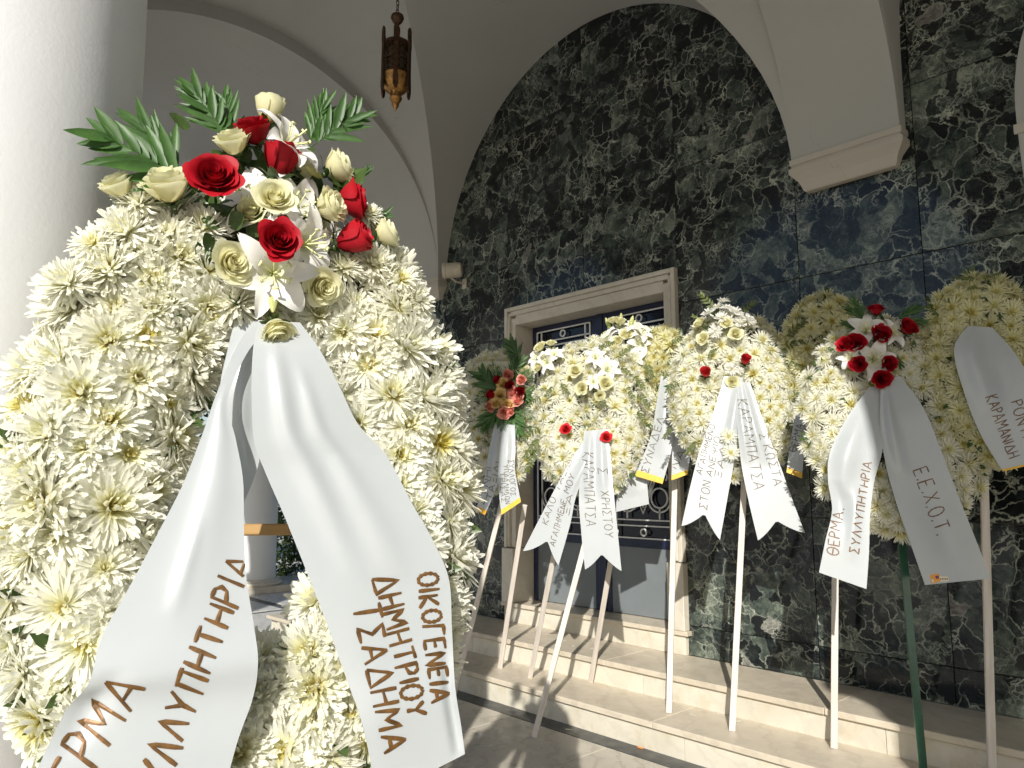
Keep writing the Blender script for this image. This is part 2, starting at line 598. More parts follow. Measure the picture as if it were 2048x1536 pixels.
def tag(o, label=None, cat=None, group=None, kind=None):
    for k, v in (('label', label), ('category', cat), ('group', group), ('kind', kind)):
        if v:
            o[k] = v
    return o


def thing(name, label, cat, loc, group=None):
    o = link(name, None, None, Matrix.Translation(Vector(loc)))
    o.empty_display_size = 0.1
    return tag(o, label, cat, group)


def structure(name, loc=(0, 0, 0)):
    o = link(name, None, None, Matrix.Translation(Vector(loc)))
    return tag(o, kind='structure')


# ------------------------------------------------------------------ the setting
WALL_Y = 4.60
SPR = 3.50          # springing height of the vault
YC, YH = 2.5, 2.0   # transverse span: centre and half width
BAYS = [(-8.40, 1.87, 2), (-4.00, 1.87, 2), (0.065, 1.535, 4), (4.10, 1.85, 2)]   # centre, half width, arch fullness
PIERS = [(-10.60, 0.33), (-6.20, 0.33), (-1.80, 0.33), (1.93, 0.33), (6.28, 0.33)]
COL_Y = 0.17

g_ = MB()
g_.add([(-150, -150, -0.05), (150, -150, -0.05), (150, 150, -0.05), (-150, 150, -0.05)], [(0, 1, 2, 3)])
tag(g_.obj('ground', 'ground'), kind='structure')

# floor of the portico: separate slabs with dark border strips
floor = structure('portico_floor')
bed = MB()
bed.box(-12.2, 7.2, -1.2, 9.5, -0.045, -0.012)
bed.obj('mortar_bed', 'strip', floor)


def slab(x0, x1, y0, y1, z0, z1, name, m, parent, bev=0.002, gap=0.0015):
    b = MB()
    cx, cy = (x0 + x1) / 2, (y0 + y1) / 2
    b.box(x0 + gap - cx, x1 - gap - cx, y0 + gap - cy, y1 - gap - cy, z0 - z0, z1 - z0, bev)
    return link(name, b.mesh(name, m), parent, Matrix.Translation((cx, cy, z0)))


ys = [3.53 - 0.38 * k for k in range(13)]
for k in range(12):
    y1, y0 = ys[k], ys[k + 1]
    if k == 8:                                  # dark strip between the columns
        slab(-12.0, 7.0, y0, y1 - 0.22, -0.012, 0.0, 'border_strip', 'strip', floor)
        y0 = y1 - 0.22
    x = -2.95 - 0.8 * 4 + (0.4 if k % 2 else 0.0)
    while x < 4.5:
        dz = rnd.uniform(-0.0006, 0.0006)
        slab(x, x + 0.8, y0, y1, -0.012, dz, 'floor_slab', 'floor', floor)
        x += 0.8
x = -6.55
slab(-6.55, -6.15 if False else -6.15, -1.03, 3.53, -0.012, 0.0, 'border_strip', 'strip', floor)
for i in range(5):
    for j in range(8):
        x0, y0 = -11.9 + i * 1.07, -1.0 + j * 1.12
        slab(x0, x0 + 1.07 - (0.14 if i % 2 == 0 else 0), y0, y0 + 1.12 - (0.16 if j % 2 == 0 else 0), -0.012, rnd.uniform(-0.0005, 0.0005), 'floor_slab', 'pale_floor', floor)
slab(-7.6, 6.4, 3.532, 3.70, -0.012, 0.001, 'border_strip', 'strip', floor)

# steps along the church wall
steps = structure('entrance_steps')
joints1 = [-7.6, -5.9, -4.35, -2.72, -0.9, 0.9, 2.7]
joints2 = [-7.6, -6.3, -5.1, -3.4, -1.9, -0.2, 1.5, 2.9]
for a, b_ in zip(joints1, joints1[1:]):
    slab(a, b_, 3.645, 4.10, 0.130, 0.165, 'tread', 'tread', steps, 0.004)
    slab(a + 0.2, b_ + 0.2, 3.67, 3.70, 0.0, 0.130, 'riser', 'step', steps, 0.001)
for a, b_ in zip(joints2, joints2[1:]):
    slab(a, b_, 4.050, 4.60, 0.295, 0.330, 'tread', 'tread', steps, 0.004)
    slab(a + 0.3, b_ + 0.3, 4.075, 4.105, 0.165, 0.295, 'riser', 'step', steps, 0.001)
core = MB()
core.box(-7.58, 2.8, 3.70, 4.62, -0.01, 0.129)
core.box(-7.58, 2.8, 4.106, 4.62, 0.129, 0.294)
core.obj('step_core', 'step', steps)

# ---- the church front with its portico
church = thing('church_portico', 'white vaulted church portico with a dark green marble wall', 'building', (-4, 4.6, 0))
DX0, DX1, DZ1 = -4.95, -3.10, 3.10        # outer edge of the door casing
wall = link('marble_wall', None, church)
zs = [0.33, 0.53, 1.30, 2.07, 2.83, 3.86, 4.80, 5.75]
xs = [-7.6, -6.55, -5.87, DX0, -4.02, DX1, -2.17, -1.43, -0.45, 0.55, 1.6, 2.8]


def marble(x0, x1, z0, z1):
    if x1 - x0 < 0.03 or z1 - z0 < 0.03:
        return
    b = MB()
    e = 0.0024
    cx, cz = (x0 + x1) / 2, (z0 + z1) / 2
    b.box(x0 + e - cx, x1 - e - cx, 0, 0.03, z0 + e - cz, z1 - e - cz, 0.0015)
    link('marble_slab', b.mesh('marble_slab', 'marble'), wall, Matrix.Translation((cx, WALL_Y + rnd.uniform(-0.0008, 0.0008), cz)))


for i in range(len(xs) - 1):
    for k in range(len(zs) - 1):
        x0, x1, z0, z1 = xs[i], xs[i + 1], zs[k], zs[k + 1]
        if x0 >= DX0 - 0.01 and x1 <= DX1 + 0.01:
            if z1 <= DZ1:
                continue
            z0 = max(z0, DZ1)
        marble(x0, x1, z0, z1)
body = MB()
body.box(-7.6, DX0 + 0.10, 4.632, 9.2, -0.05, 6.2)
body.box(DX1 - 0.10, 2.8, 4.632, 9.2, -0.05, 6.2)
body.box(DX0 + 0.1, DX1 - 0.1, 4.632, 9.2, DZ1 - 0.1, 6.2)
body.box(DX0 + 0.1, DX1 - 0.1, 5.1, 9.2, -0.05, DZ1 - 0.1)
body.obj('church_body', 'plaster', church)


def arch_z(t, rise, p=2):
    t = min(1.0, abs(t))
    return SPR + rise * (1 - t ** p) ** (1.0 / p)


def vault(cx, hx, p, y0=0.5, y1=4.5, wall_strip=True, nm='vault'):
    n = 44
    yc, hy = (y0 + y1) / 2, (y1 - y0) / 2
    cs = [-math.cos(math.pi * k / n) for k in range(n + 1)]
    X = [cx + hx * c for c in cs]
    Yl = [yc + hy * c for c in cs]
    b = MB()
    idx = {}
    for j, y in enumerate(Yl):
        for i, x_ in enumerate(X):
            z = max(arch_z(cs[i], 1.97, p), arch_z(cs[j], 1.97, 2))
            idx[i, j] = len(b.v)
            b.v.append((x_, y, z))
    for j in range(n):
        for i in range(n):
            a, c, d, e = idx[i, j], idx[i + 1, j], idx[i + 1, j + 1], idx[i, j + 1]
            if (i < n / 2) == (j < n / 2):
                b.f += [(a, d, c), (a, e, d)]
            else:
                b.f += [(a, e, c), (c, e, d)]
    if wall_strip:
        for yy0, yy1 in ((y1, y1 + 0.10), (y0, y0 - 0.02)):
            r0 = [(X[i], yy0, arch_z(cs[i], 1.97, p)) for i in range(n + 1)]
            r1 = [(X[i], yy1, arch_z(cs[i], 1.97, p)) for i in range(n + 1)]
            b.grid([r1, r0])
    return b.obj(nm, 'plaster', church, True, 25)


for cx, hx, p in BAYS:
    vault(cx, hx, p)
vault(-8.40, 1.87, 2, 5.16, 9.16)


def rib_x(x0, x1, y0=0.5, y1=4.5):
    """transverse rib: arch in the y-z plane, from front column to wall"""
    b = MB()
    n = 56
    yc, hy = (y0 + y1) / 2, (y1 - y0) / 2
    sof, out = [], []
    for k in range(n + 1):
        c = -math.cos(math.pi * k / n)
        sof.append((yc + hy * c, arch_z(c, 1.85)))
        out.append((yc + (hy + 0.12) * c, arch_z(c, 1.85) + 0.5))
    for x_, flip in ((x0, 1), (x1, 0)):
        r0 = [(x_, y, z) for y, z in sof]
        r1 = [(x_, y, z) for y, z in out]
        b.grid([r0, r1] if flip else [r1, r0])
    b.grid([[(x0, y, z) for y, z in sof], [(x1, y, z) for y, z in sof]])
    return b.obj('vault_rib', 'plaster', church, True, 30)


for px, hw in PIERS:
    rib_x(px - hw, px + hw)
rib_x(-10.93, -10.27, 5.16, 9.16)


def arcade(cx, hx, y0, y1, rise=1.85, p=2):
    b = MB()
    n = 48
    pts = [(cx - hx * math.cos(math.pi * k / n), arch_z(-math.cos(math.pi * k / n), rise, p)) for k in range(n + 1)]
    top = [(x_, 6.2) for x_, z in pts]
    b.grid([[(x_, y0, z) for x_, z in top], [(x_, y0, z) for x_, z in pts]])
    b.grid([[(x_, y1, z) for x_, z in pts], [(x_, y1, z) for x_, z in top]])
    b.grid([[(x_, y0, z) for x_, z in pts], [(x_, y1, z) for x_, z in pts]])
    return b.obj('arcade_arch', 'plaster', church, True, 30)


for cx, hx, p in BAYS:
    arcade(cx, hx, COL_Y - 0.33, COL_Y + 0.33, 1.85 if p == 2 else 1.95, p)
arcade(-8.40, 1.87, 4.5, 5.16)
pier = MB()
for px, hw in PIERS:
    pier.box(px - hw, px + hw, COL_Y - 0.33, COL_Y + 0.33, SPR, 6.2)
pier.box(-10.93, -10.27, 4.5, 5.16, SPR, 6.2)
pier.box(-6.53, -5.871, 4.61, 5.16, SPR, 6.2)
pier.obj('arcade_pier', 'plaster', church)
light_block = MB()
light_block.box(-11.3, 7.0, -0.5, 9.6, 6.2, 6.45)  # unseen slab added over the vaults to block light from above
light_block.obj('light_block_slab', 'plaster', church)

# columns
for cxy in [(px - 0.02, COL_Y) for px, hw in PIERS] + [(-10.60, 4.83), (-10.60, 9.5)]:
    b = MB()
    R = 0.335
    b.lathe([(R * 1.02, 0.18), (R, 0.3), (R * 0.995, 1.2), (R * 0.97, 2.4), (R * 0.94, 3.12)], 64, cap=False)
    shaft = b.obj('column', 'column', church, True, 40)
    shaft.matrix_basis = wm(church).inverted() @ Matrix.Translation((*cxy, 0))
    WORLD[shaft.name] = Matrix.Translation((*cxy, 0))
    b = MB()
    b.box(-0.43, 0.43, -0.43, 0.43, 0, 0.09, 0.006)
    b.lathe([(0.42, 0.09), (0.44, 0.115), (0.42, 0.145), (0.375, 0.155), (0.365, 0.18), (0.352, 0.182)], 64, cap=False)
    link('column_base', b.mesh('column_base', 'frame', True, 35), shaft, Matrix.Translation((*cxy, 0)))
    b = MB()
    b.lathe([(0.325, 3.10), (0.35, 3.13), (0.335, 3.16), (0.34, 3.22), (0.40, 3.36), (0.42, 3.38)], 64, cap=False)
    b.box(-0.36, 0.36, -0.36, 0.36, 3.38, SPR, 0.01)
    link('capital', b.mesh('capital', 'column', True, 35), shaft, Matrix.Translation((*cxy, 0)))


def corbel(x0, x1, name='corbel'):
    """moulded bracket under a rib: cyma profile run round three sides"""
    prof = [(0.0, 3.375), (0.045, 3.375), (0.055, 3.385), (0.062, 3.41), (0.075, 3.44), (0.10, 3.47), (0.118, 3.49), (0.118, 3.525), (0.104, 3.528),
            (0.104, 3.545), (0.112, 3.549), (0.112, 3.585), (0.10, 3.588), (0.10, 3.62)]
    b = MB()
    rows = []
    for d, z in prof:
        k = d - 0.10
        rows.append([(x0 - k, WALL_Y - 0.001, z), (x0 - k, WALL_Y - d, z), (x1 + k, WALL_Y - d, z), (x1 + k, WALL_Y - 0.001, z)])
    b.grid(rows)
    return b.obj(name, 'corbel', church, False)


corbel(-2.13, -1.47)
corbel(-6.53, -5.87)
corbel(1.60, 2.26)
# stub of wall above each corbel that carries the rib
b = MB()
for px in (-6.20, -1.80, 1.93):
    b.box(px - 0.33, px + 0.33, 4.4995, 4.5985, 3.60, 3.75)
b.obj('rib_seat', 'plaster', church)
# plaster springer of the narrow arch at the right end of the wall
b = MB()
SPR_EDGE = [((2050, 375)), ((2046, 345)), ((2040, 300)), ((2034, 250)), ((2030, 210)), ((2029, 170)), ((2033, 125)), ((2040, 85)), ((2050, 50)), ((2075, 0))]
left = []
for u_, v_ in SPR_EDGE:
    q = on_y(u_, v_, 4.46)
    left.append((q.x, q.z))
xr = left[0][0] + 0.62
b.grid([[(x_, 4.46, z) for x_, z in left], [(x_, 4.599, z) for x_, z in left]])
b.grid([[(x_, 4.46, z) for x_, z in left], [(xr, 4.46, z) for x_, z in left]][::-1])
b.add([(left[0][0], 4.46, left[0][1]), (xr, 4.46, left[0][1]), (xr, 4.599, left[0][1]), (left[0][0], 4.599, left[0][1])], [(0, 1, 2, 3)])
b.obj('wall_springer', 'plaster', church, True, 40)
zb = on_y(2034, 250, 4.46)
b = MB()
b.box(zb.x - 0.014, xr + 0.01, 4.446, 4.4597, zb.z - 0.05, zb.z)
b.obj('springer_band', 'corbel', church)

# ---- the door
frame = link('door_frame', None, church)


def piece(name, m, parent, *boxes, bev=0.003):
    b = MB()
    for q in boxes:
        b.box(*q, bev)
    c = b.v[0]
    return b.obj(name, m, parent)


TZ = 0.495
for s, xo in ((1, DX0), (-1, DX1)):
    xx = lambda a, c: (min(xo + s * a, xo + s * c), max(xo + s * a, xo + s * c))
    b = MB()
    b.box(*xx(0.0, 0.035), 4.556, 4.64, 0.96, DZ1 - 0.0, 0.004)
    b.box(*xx(0.038, 0.062), 4.572, 4.64, 0.96, DZ1 - 0.05, 0.004)
    b.box(*xx(0.065, 0.12), 4.585, 4.86, 0.96, DZ1 - 0.10, 0.004)
    b.obj('jamb', 'frame', frame)
    b = MB()
    # twisted rope moulding
    n = 150
    rows = []
    for i in range(n + 1):
        z = 0.97 + (DZ1 - 0.08 - 0.97) * i / n
        row = []
        for j in range(9):
            a = 2 * math.pi * j / 8
            r = 0.0105 + 0.003 * math.cos(2 * (a - z * 95))
            row.append((xo + s * 0.050 + r * math.cos(a) * 1.0, 4.568 + r * math.sin(a), z))
        rows.append(row)
    b.grid(rows)
    b.obj('rope_moulding', 'frame', frame, True)
    b = MB()
    b.box(*xx(-0.012, 0.125), 4.54, 4.86, TZ, 0.955, 0.005)
    b.obj('plinth_block', 'frame', frame)
b = MB()
b.box(DX0 + 0.036, DX1 - 0.036, 4.5562, 4.64, DZ1 - 0.035, DZ1, 0.004)
b.box(DX0 + 0.063, DX1 - 0.063, 4.573, 4.64, DZ1 - 0.075, DZ1 - 0.037, 0.004)
b.box(DX0 + 0.121, DX1 - 0.121, 4.5855, 4.86, DZ1 - 0.165, DZ1 - 0.077, 0.004)
b.obj('lintel', 'frame', frame)
b = MB()
b.box(DX0 - 0.03, DX1 + 0.03, 4.545, 4.90, 0.462, TZ, 0.004)
b.obj('threshold', 'tread', frame)
b = MB()
b.box(DX0 - 0.002, DX1 + 0.002, 4.568, 4.90, 0.331, 0.462, 0.001)
b.obj('threshold_riser', 'step', frame)

IX0, IX1, IZ1 = DX0 + 0.122, DX1 - 0.122, DZ1 - 0.166
DY = 4.80
doorm = (IX0 + IX1) / 2
G0, G1 = 1.08, IZ1 - 0.055


def leaf(x0, x1):
    d = link('door_leaf', None, church, Matrix.Translation((x0, DY, TZ)))
    b = MB()
    st = 0.045
    b.box(x0, x0 + st, DY, DY + 0.05, TZ + 0.005, IZ1, 0.002)
    b.box(x1 - st, x1, DY, DY + 0.05, TZ + 0.005, IZ1, 0.002)
    b.box(x0 + st, x1 - st, DY + 0.001, DY + 0.05, IZ1 - 0.045, IZ1, 0.002)
    b.box(x0 + st, x1 - st, DY + 0.001, DY + 0.05, 1.02, 1.085, 0.002)
    b.obj('leaf_frame', 'navy', d)
    b = MB()
    b.box(x0 + st, x1 - st, DY + 0.012, DY + 0.045, TZ + 0.005, 1.019, 0.003)
    b.obj('kick_panel', 'panel', d)
    b = MB()
    b.box(x0 + st, x1 - st, DY + 0.03, DY + 0.04, 1.086, IZ1 - 0.046)
    b.obj('pane', 'glass', d)
    # wrought grille
    b = MB()
    w = x1 - x0 - 2 * st
    L = lambda *pts: b.tube([(x0 + st + px * w, DY - 0.004, z) for px, z in pts], 0.0075, 4)

    def ring(px, z, r, r2=None, n=26, a0=0, a1=360):
        rr = r2 or r
        pts = [(x0 + st + px * w + r * math.cos(math.radians(a0 + (a1 - a0) * k / n)), DY - 0.004, z + rr * math.sin(math.radians(a0 + (a1 - a0) * k / n))) for k in range(n + (0 if a1 - a0 == 360 else 1))]
        b.tube(pts, 0.0075, 4, a1 - a0 == 360)
    e = 0.03
    L((e, G0), (e, G1)); L((1 - e, G0), (1 - e, G1)); L((e, G0 + 0.01), (1 - e, G0 + 0.01)); L((e, G1), (1 - e, G1))
    L((0.11, G0 + 0.01), (0.11, G1)); L((0.89, G0), (0.89, G1))
    for zz in (G1 - 0.095, G0 + 0.105, G0 + 0.15):
        L((e, zz), (1 - e, zz))
    L((0.11, G1 - 0.14), (0.89, G1 - 0.14))
    ring(0.5, G1 - 0.047, 0.028); ring(0.5, G0 + 0.056, 0.026)
    for (zz, sg) in ((G1 - 0.30, 1), (G0 + 0.32, -1)):
        for px in (0.27, 0.73):
            ring(px, zz, 0.075)
            ring(px, zz, 0.108, None, 22, (-20 if sg > 0 else -200), (200 if sg > 0 else 20))
            L((px, zz + sg * 0.075), (px, zz + sg * 0.16))
        for dz in (0.0, 0.05, 0.10):
            L((0.34 + dz * 0.2, zz - sg * (0.11 + dz)), (0.5, zz + sg * (0.12 - dz)), (0.66 - dz * 0.2, zz - sg * (0.11 + dz)))
    zc = (G0 + G1) / 2
    for sg in (1, -1):
        for px in (0.2, 0.8):
            ring(px + (0.06 if px < 0.5 else -0.06), zc + sg * 0.30, 0.035, None, 14, 0, 300)
            ring(px, zc + sg * 0.42, 0.03, None, 14, -60, 240)
        L((0.11, zc + sg * 0.12), (0.5, zc + sg * 0.52), (0.89, zc + sg * 0.12))
        L((0.11, zc + sg * 0.22), (0.42, zc + sg * 0.55)); L((0.89, zc + sg * 0.22), (0.58, zc + sg * 0.55))
    ring(0.5, zc, 0.17); ring(0.5, zc, 0.12)
    L((0.11, zc), (0.28, zc)); L((0.72, zc), (0.89, zc))
    b.obj('grille', 'silver', d)
    return d


leaf(IX0 + 0.004, doorm - 0.035)
leaf(doorm + 0.035, IX1 - 0.004)
b = MB()
b.box(doorm - 0.034, doorm + 0.034, DY - 0.012, DY + 0.05, TZ + 0.005, IZ1, 0.004)
b.obj('door_mullion', 'navy', church)

# ---- hedge beyond the far columns
def leaf_cloud(name, m, parent, boxes, n, size, seed):
    r = random.Random(seed)
    b = MB()
    tot = sum((x1 - x0) * (y1 - y0) * (z1 - z0) for x0, x1, y0, y1, z0, z1 in boxes)
    for x0, x1, y0, y1, z0, z1 in boxes:
        for _ in range(int(n * (x1 - x0) * (y1 - y0) * (z1 - z0) / tot)):
            p = Vector((r.uniform(x0, x1), r.uniform(y0, y1), r.uniform(z0, z1)))
            d = Vector((r.gauss(0, 1), r.gauss(0, 1), r.gauss(0, 1))).normalized()
            q = d.orthogonal().normalized()
            q = (q * math.cos(r.random() * 6) + d.cross(q) * math.sin(r.random() * 6)).normalized()
            s_ = size * r.uniform(0.6, 1.3)
            w_ = d.cross(q)
            b.add([p - d * s_, p + q * s_ * 0.45 + w_ * s_ * 0.1, p + d * s_, p - q * s_ * 0.45 + w_ * s_ * 0.1], [(0, 1, 2, 3)])
    o = b.obj(name, m, parent)
    return o


hedge = thing('hedge', 'clipped green hedge beyond the far white column', 'hedge', (-12.2, 7.0, -0.05))
rr = random.Random(3)
boxes = []
for k in range(34):
    cx, cy = -13.4 + rr.uniform(0, 1.2), 1.0 + k * 0.33
    boxes.append((cx, cx + 0.7, cy, cy + 0.5, 0.0, 1.05 + rr.uniform(-0.15, 0.2)))
tag(leaf_cloud('foliage', 'hedge', hedge, boxes, 16000, 0.05, 5), kind='stuff')
b = MB()
for k in range(12):
    x_, y_ = -12.7 + rr.uniform(-0.15, 0.15), 1.3 + k * 0.95
    b.tube([(x_, y_, -0.05), (x_ + rr.uniform(-.1, .1), y_ + rr.uniform(-.1, .1), 0.5), (x_ + rr.uniform(-.2, .2), y_, 0.95)], 0.02, 6)
b.obj('stem', 'bark', hedge)
for k, (tx, ty, hh, lab) in enumerate([(-19.0, 6.5, 4.2, 'dark leafy tree behind the hedge, nearer the church'), (-21.5, 1.5, 4.8, 'taller leafy tree behind the hedge, away from the church'), (-17.5, 11.5, 4.4, 'bushy tree behind the hedge past the church side')]):
    tr = thing('garden_tree', lab, 'tree', (tx, ty, -0.05), 'trees beyond the hedge')
    b = MB()
    b.tube([(tx, ty, -0.05), (tx + .06, ty, hh * .3), (tx - .05, ty + .08, hh * .6), (tx, ty, hh * .9)], 0.14, 8, taper=lambda t: 1 - 0.75 * t)
    for q in range(5):
        a = q * 1.3 + k
        b.tube([(tx, ty, hh * (.4 + .08 * q)), (tx + .6 * math.cos(a), ty + .6 * math.sin(a), hh * (.55 + .08 * q)), (tx + 1.0 * math.cos(a), ty + 1.0 * math.sin(a), hh * (.68 + .07 * q))], 0.05, 6, taper=lambda t: 1 - .7 * t)
    b.obj('trunk', 'bark', tr, True)
    bx = []
    for q in range(22):
        a, rad, zz = rr.uniform(0, 6.28), rr.uniform(0, 1.35), rr.uniform(hh * .38, hh)
        s_ = rr.uniform(.3, .6)
        bx.append((tx + rad * math.cos(a) - s_, tx + rad * math.cos(a) + s_, ty + rad * math.sin(a) - s_, ty + rad * math.sin(a) + s_, zz - s_ * .7, zz + s_ * .7))
    tag(leaf_cloud('crown', 'hedge', tr, bx, 5000, 0.09, 20 + k), kind='stuff')

# ---- hanging lantern in the vault
LP = Vector((-3.86, 2.59, 0))
zc = on_y(793, 117, 2.59).z
lan = thing('hanging_lantern', 'ornate bronze and gilt lantern hanging on a chain from the vault', 'lantern', (LP.x, LP.y, zc + 0.28))
LX, LY = on_y(793, 117, 2.59).x, 2.59


def lz(v):
    return on_y(793, v, 2.59).z


b = MB()
z_top = 5.46
z = lz(32)
k = 0
while z < z_top:
    a = 0 if k % 2 else math.pi / 2
    pts = []
    for j in range(12):
        t = 2 * math.pi * j / 12
        rx = 0.010 * math.cos(t)
        pts.append((LX + rx * math.cos(a), LY + rx * math.sin(a), z + 0.021 + 0.021 * math.sin(t)))
    b.tube(pts, 0.003, 5, True)
    z += 0.033
    k += 1
b.obj('chain', 'bronze', lan, True)
b = MB()
b.lathe([(0.004, lz(32)), (0.040, lz(33)), (0.044, lz(38)), (0.030, lz(46)), (0.012, lz(51)), (0.010, lz(55)), (0.020, lz(57)), (0.022, lz(65)), (0.018, lz(72)), (0.030, lz(78)), (0.05, lz(82)), (0.085, lz(88)), (0.092, lz(92)), (0.092, lz(97)), (0.080, lz(98))][::-1], 24, (LX, LY))
b.obj('crown', 'bronze', lan, True, 40)
b = MB()
b.lathe([(0.074, lz(98)), (0.074, lz(150))][::-1], 24, (LX, LY))
b.obj('glass_cylinder', 'amber', lan, True, 40)
b = MB()
b.lathe([(0.084, lz(150)), (0.092, lz(153)), (0.088, lz(158)), (0.090, lz(166)), (0.080, lz(176)), (0.062, lz(182)), (0.040, lz(185)), (0.036, lz(190)), (0.042, lz(196)), (0.030, lz(203)), (0.022, lz(205)), (0.024, lz(209)), (0.008, lz(217)), (0.004, lz(221))][::-1], 24, (LX, LY))
b.obj('bowl', 'gold', lan, True, 40)
for k in range(6):
    a = k * math.pi / 3 + 0.42
    ca, sa = math.cos(a), math.sin(a)
    cx, cy = LX + 0.097 * ca, LY + 0.097 * sa
    b = MB()
    hw, th = 0.018, 0.005
    prof = [(0.0, 63), (0.010, 66), (hw, 72), (hw, 90), (hw * .75, 96), (hw * .75, 160), (hw, 166), (hw, 180), (0.010, 187), (0.0, 190)]
    fr = [(w, lz(v)) for w, v in prof] + [(-w, lz(v)) for w, v in prof[-2:0:-1]]
    P1 = [(cx - sa * w + ca * th, cy + ca * w + sa * th, z) for w, z in fr]
    P0 = [(cx - sa * w - ca * th, cy + ca * w - sa * th, z) for w, z in fr]
    m_ = len(fr)
    b.add(P1 + P0, [tuple(range(m_)), tuple(range(2 * m_ - 1, m_ - 1, -1))] + [(i, i + m_, (i + 1) % m_ + m_, (i + 1) % m_) for i in range(m_)])
    b.obj('strut', 'bronze', lan)
    b = MB()   # pierced filigree between two struts
    a2 = a + math.pi / 6
    for q in range(5):
        zz = lz(103 + q * 10)
        for sgn in (-1, 1):
            pts = []
            for j in range(9):
                t = j / 8
                an = a2 + sgn * (0.10 + 0.26 * math.sin(t * math.pi))
                pts.append((LX + 0.084 * math.cos(an), LY + 0.084 * math.sin(an), zz - t * (lz(103) - lz(113))))
            b.tube(pts, 0.0035, 4)
    for vv in (100, 124, 149):
        b.tube([(LX + 0.085 * math.cos(a + t * math.pi / 3 / 6), LY + 0.085 * math.sin(a + t * math.pi / 3 / 6), lz(vv)) for t in range(7)], 0.005, 4)
    b.obj('filigree', 'bronze', lan)

# ---- spotlight on the wall beside the far corbel
sp = on_y(902, 541, 4.42)
spot = thing('wall_spotlight', 'small cream cylinder spotlight beside the far plaster corbel', 'spotlight', sp)
ax = Vector((-0.72, -0.69, -0.06)).normalized()
rot = ax.to_track_quat('Z', 'Y').to_matrix().to_4x4()
b = MB()
b.lathe([(0.045, -0.115), (0.068, -0.10), (0.075, -0.06), (0.075, 0.045), (0.080, 0.05), (0.080, 0.075), (0.074, 0.08)], 28)
link('housing', b.mesh('housing', 'lampwhite', True, 40), spot, Matrix.Translation(sp) @ rot)
b = MB()
b.lathe([(0.068, 0.0795), (0.066, 0.084), (0.03, 0.088)], 28)
link('lens', b.mesh('lens', 'lamplens', True, 40), spot, Matrix.Translation(sp) @ rot)
b = MB()
b.tube([sp + Vector((0, 0, -0.07)), sp + Vector((0.0, 0.06, -0.10)), sp + Vector((0.0, 0.175, -0.10))], 0.010, 8)
b.box(sp.x - 0.03, sp.x + 0.03, 4.585, 4.599, sp.z - 0.15, sp.z - 0.05, 0.003)
b.obj('bracket', 'lampwhite', spot)


# ------------------------------------------------------------------ flowers
def frame_z(zdir, roll=0.0):
    zd = Vector(zdir).normalized()
    return zd.to_track_quat('Z', 'Y').to_matrix().to_4x4() @ Matrix.Rotation(roll, 4, 'Z')


def mum_mesh(name, seed, layers, width, segs, material, curl=0.25, droop=0.35):
    r = random.Random(seed)
    b = MB()
    lean_x, lean_y = r.uniform(-.12, .12), r.uniform(-.12, .12)
    prof = {4: [(0.0, .40), (.28, .80), (.62, 1.0), (.90, .92), (1.0, .38)], 3: [(0.0, .42), (.42, .95), (.84, .95), (1.0, .35)], 2: [(0, .45), (.6, 1.0), (1, .25)]}[segs]
    for li, (n, ln, el, z0) in enumerate(layers):
        ph = r.random() * 6.28
        for k in range(n):
            if r.random() < 0.04:
                continue
            a = ph + 2 * math.pi * (k + r.uniform(-0.33, 0.33)) / n
            L = ln * r.uniform(0.82, 1.08)
            e0 = math.radians(el + r.uniform(-13, 13))
            w = width * r.uniform(0.8, 1.15) * (0.75 if el > 60 else 1.0)
            bend = math.radians(r.uniform(-42, 48) * droop * 2) if el < 45 else math.radians(r.uniform(-10, 75)) * curl * 2
            side = r.uniform(-0.18, 0.18)
            twist = r.uniform(-0.5, 0.5)
            pr, pz, t0 = 0.03, z0, 0.0
            rows = []
            ca, sa = math.cos(a), math.sin(a)
            for t, wf in prof:
                ang = e0 + bend * t * t
                dt = (t - t0) * L
                pr += dt * math.cos(ang)
                pz += dt * math.sin(ang)
                t0 = t
                hw = w * wf * 0.5
                so = side * t * t * L
                cup = hw * 0.55
                nx, nz = -math.sin(ang), math.cos(ang)
                row = []
                for s_ in (-1, 0, 1):
                    tw = twist * t * s_ * hw * 0.6
                    up_ = (cup * (abs(s_) - 0.35)) + tw
                    rr_, zz_ = pr + nx * up_, pz + nz * up_
                    y_ = so + s_ * hw
                    row.append((rr_ * ca - y_ * sa, rr_ * sa + y_ * ca, zz_ + (lean_x * ca + lean_y * sa) * rr_))
                rows.append(row)
            b.grid(rows)
    # green calyx under the head
    b.lathe([(0.02, -0.12), (0.12, -0.06), (0.19, 0.02), (0.15, 0.13), (0.07, 0.20), (0.01, 0.215)], 10)
    return b.mesh(name, material, True)


MUM_LAYERS = [(28, .96, -24, .02), (32, 1.0, -8, .04), (33, 1.0, 6, .06), (32, .97, 19, .08), (29, .91, 32, .09), (24, .80, 45, .10), (18, .64, 58, .11), (12, .46, 70, .12), (8, .30, 82, .13)]
MUM_LAYERS2 = [(30, .98, -30, .02), (33, 1.0, -14, .04), (33, 1.0, 0, .06), (30, .95, 12, .08), (26, .86, 25, .09), (20, .70, 40, .10), (14, .50, 56, .11), (9, .32, 72, .12)]
MUM_FAR = [(26, .96, -26, .02), (28, 1.0, -8, .04), (27, 1.0, 8, .06), (24, .92, 24, .08), (19, .78, 40, .09), (13, .58, 57, .10), (8, .38, 74, .11)]
MUMS = [mum_mesh('chrysanthemum', 100 + k, [(n_, l_, min(86, e_ + (-6, 4, 14, 0, 22, -10)[k % 6]), z_) for n_, l_, e_, z_ in (MUM_LAYERS if k % 2 else MUM_LAYERS2)], (0.105, 0.118, 0.128)[k % 3], 4, 'mum') for k in range(12)]
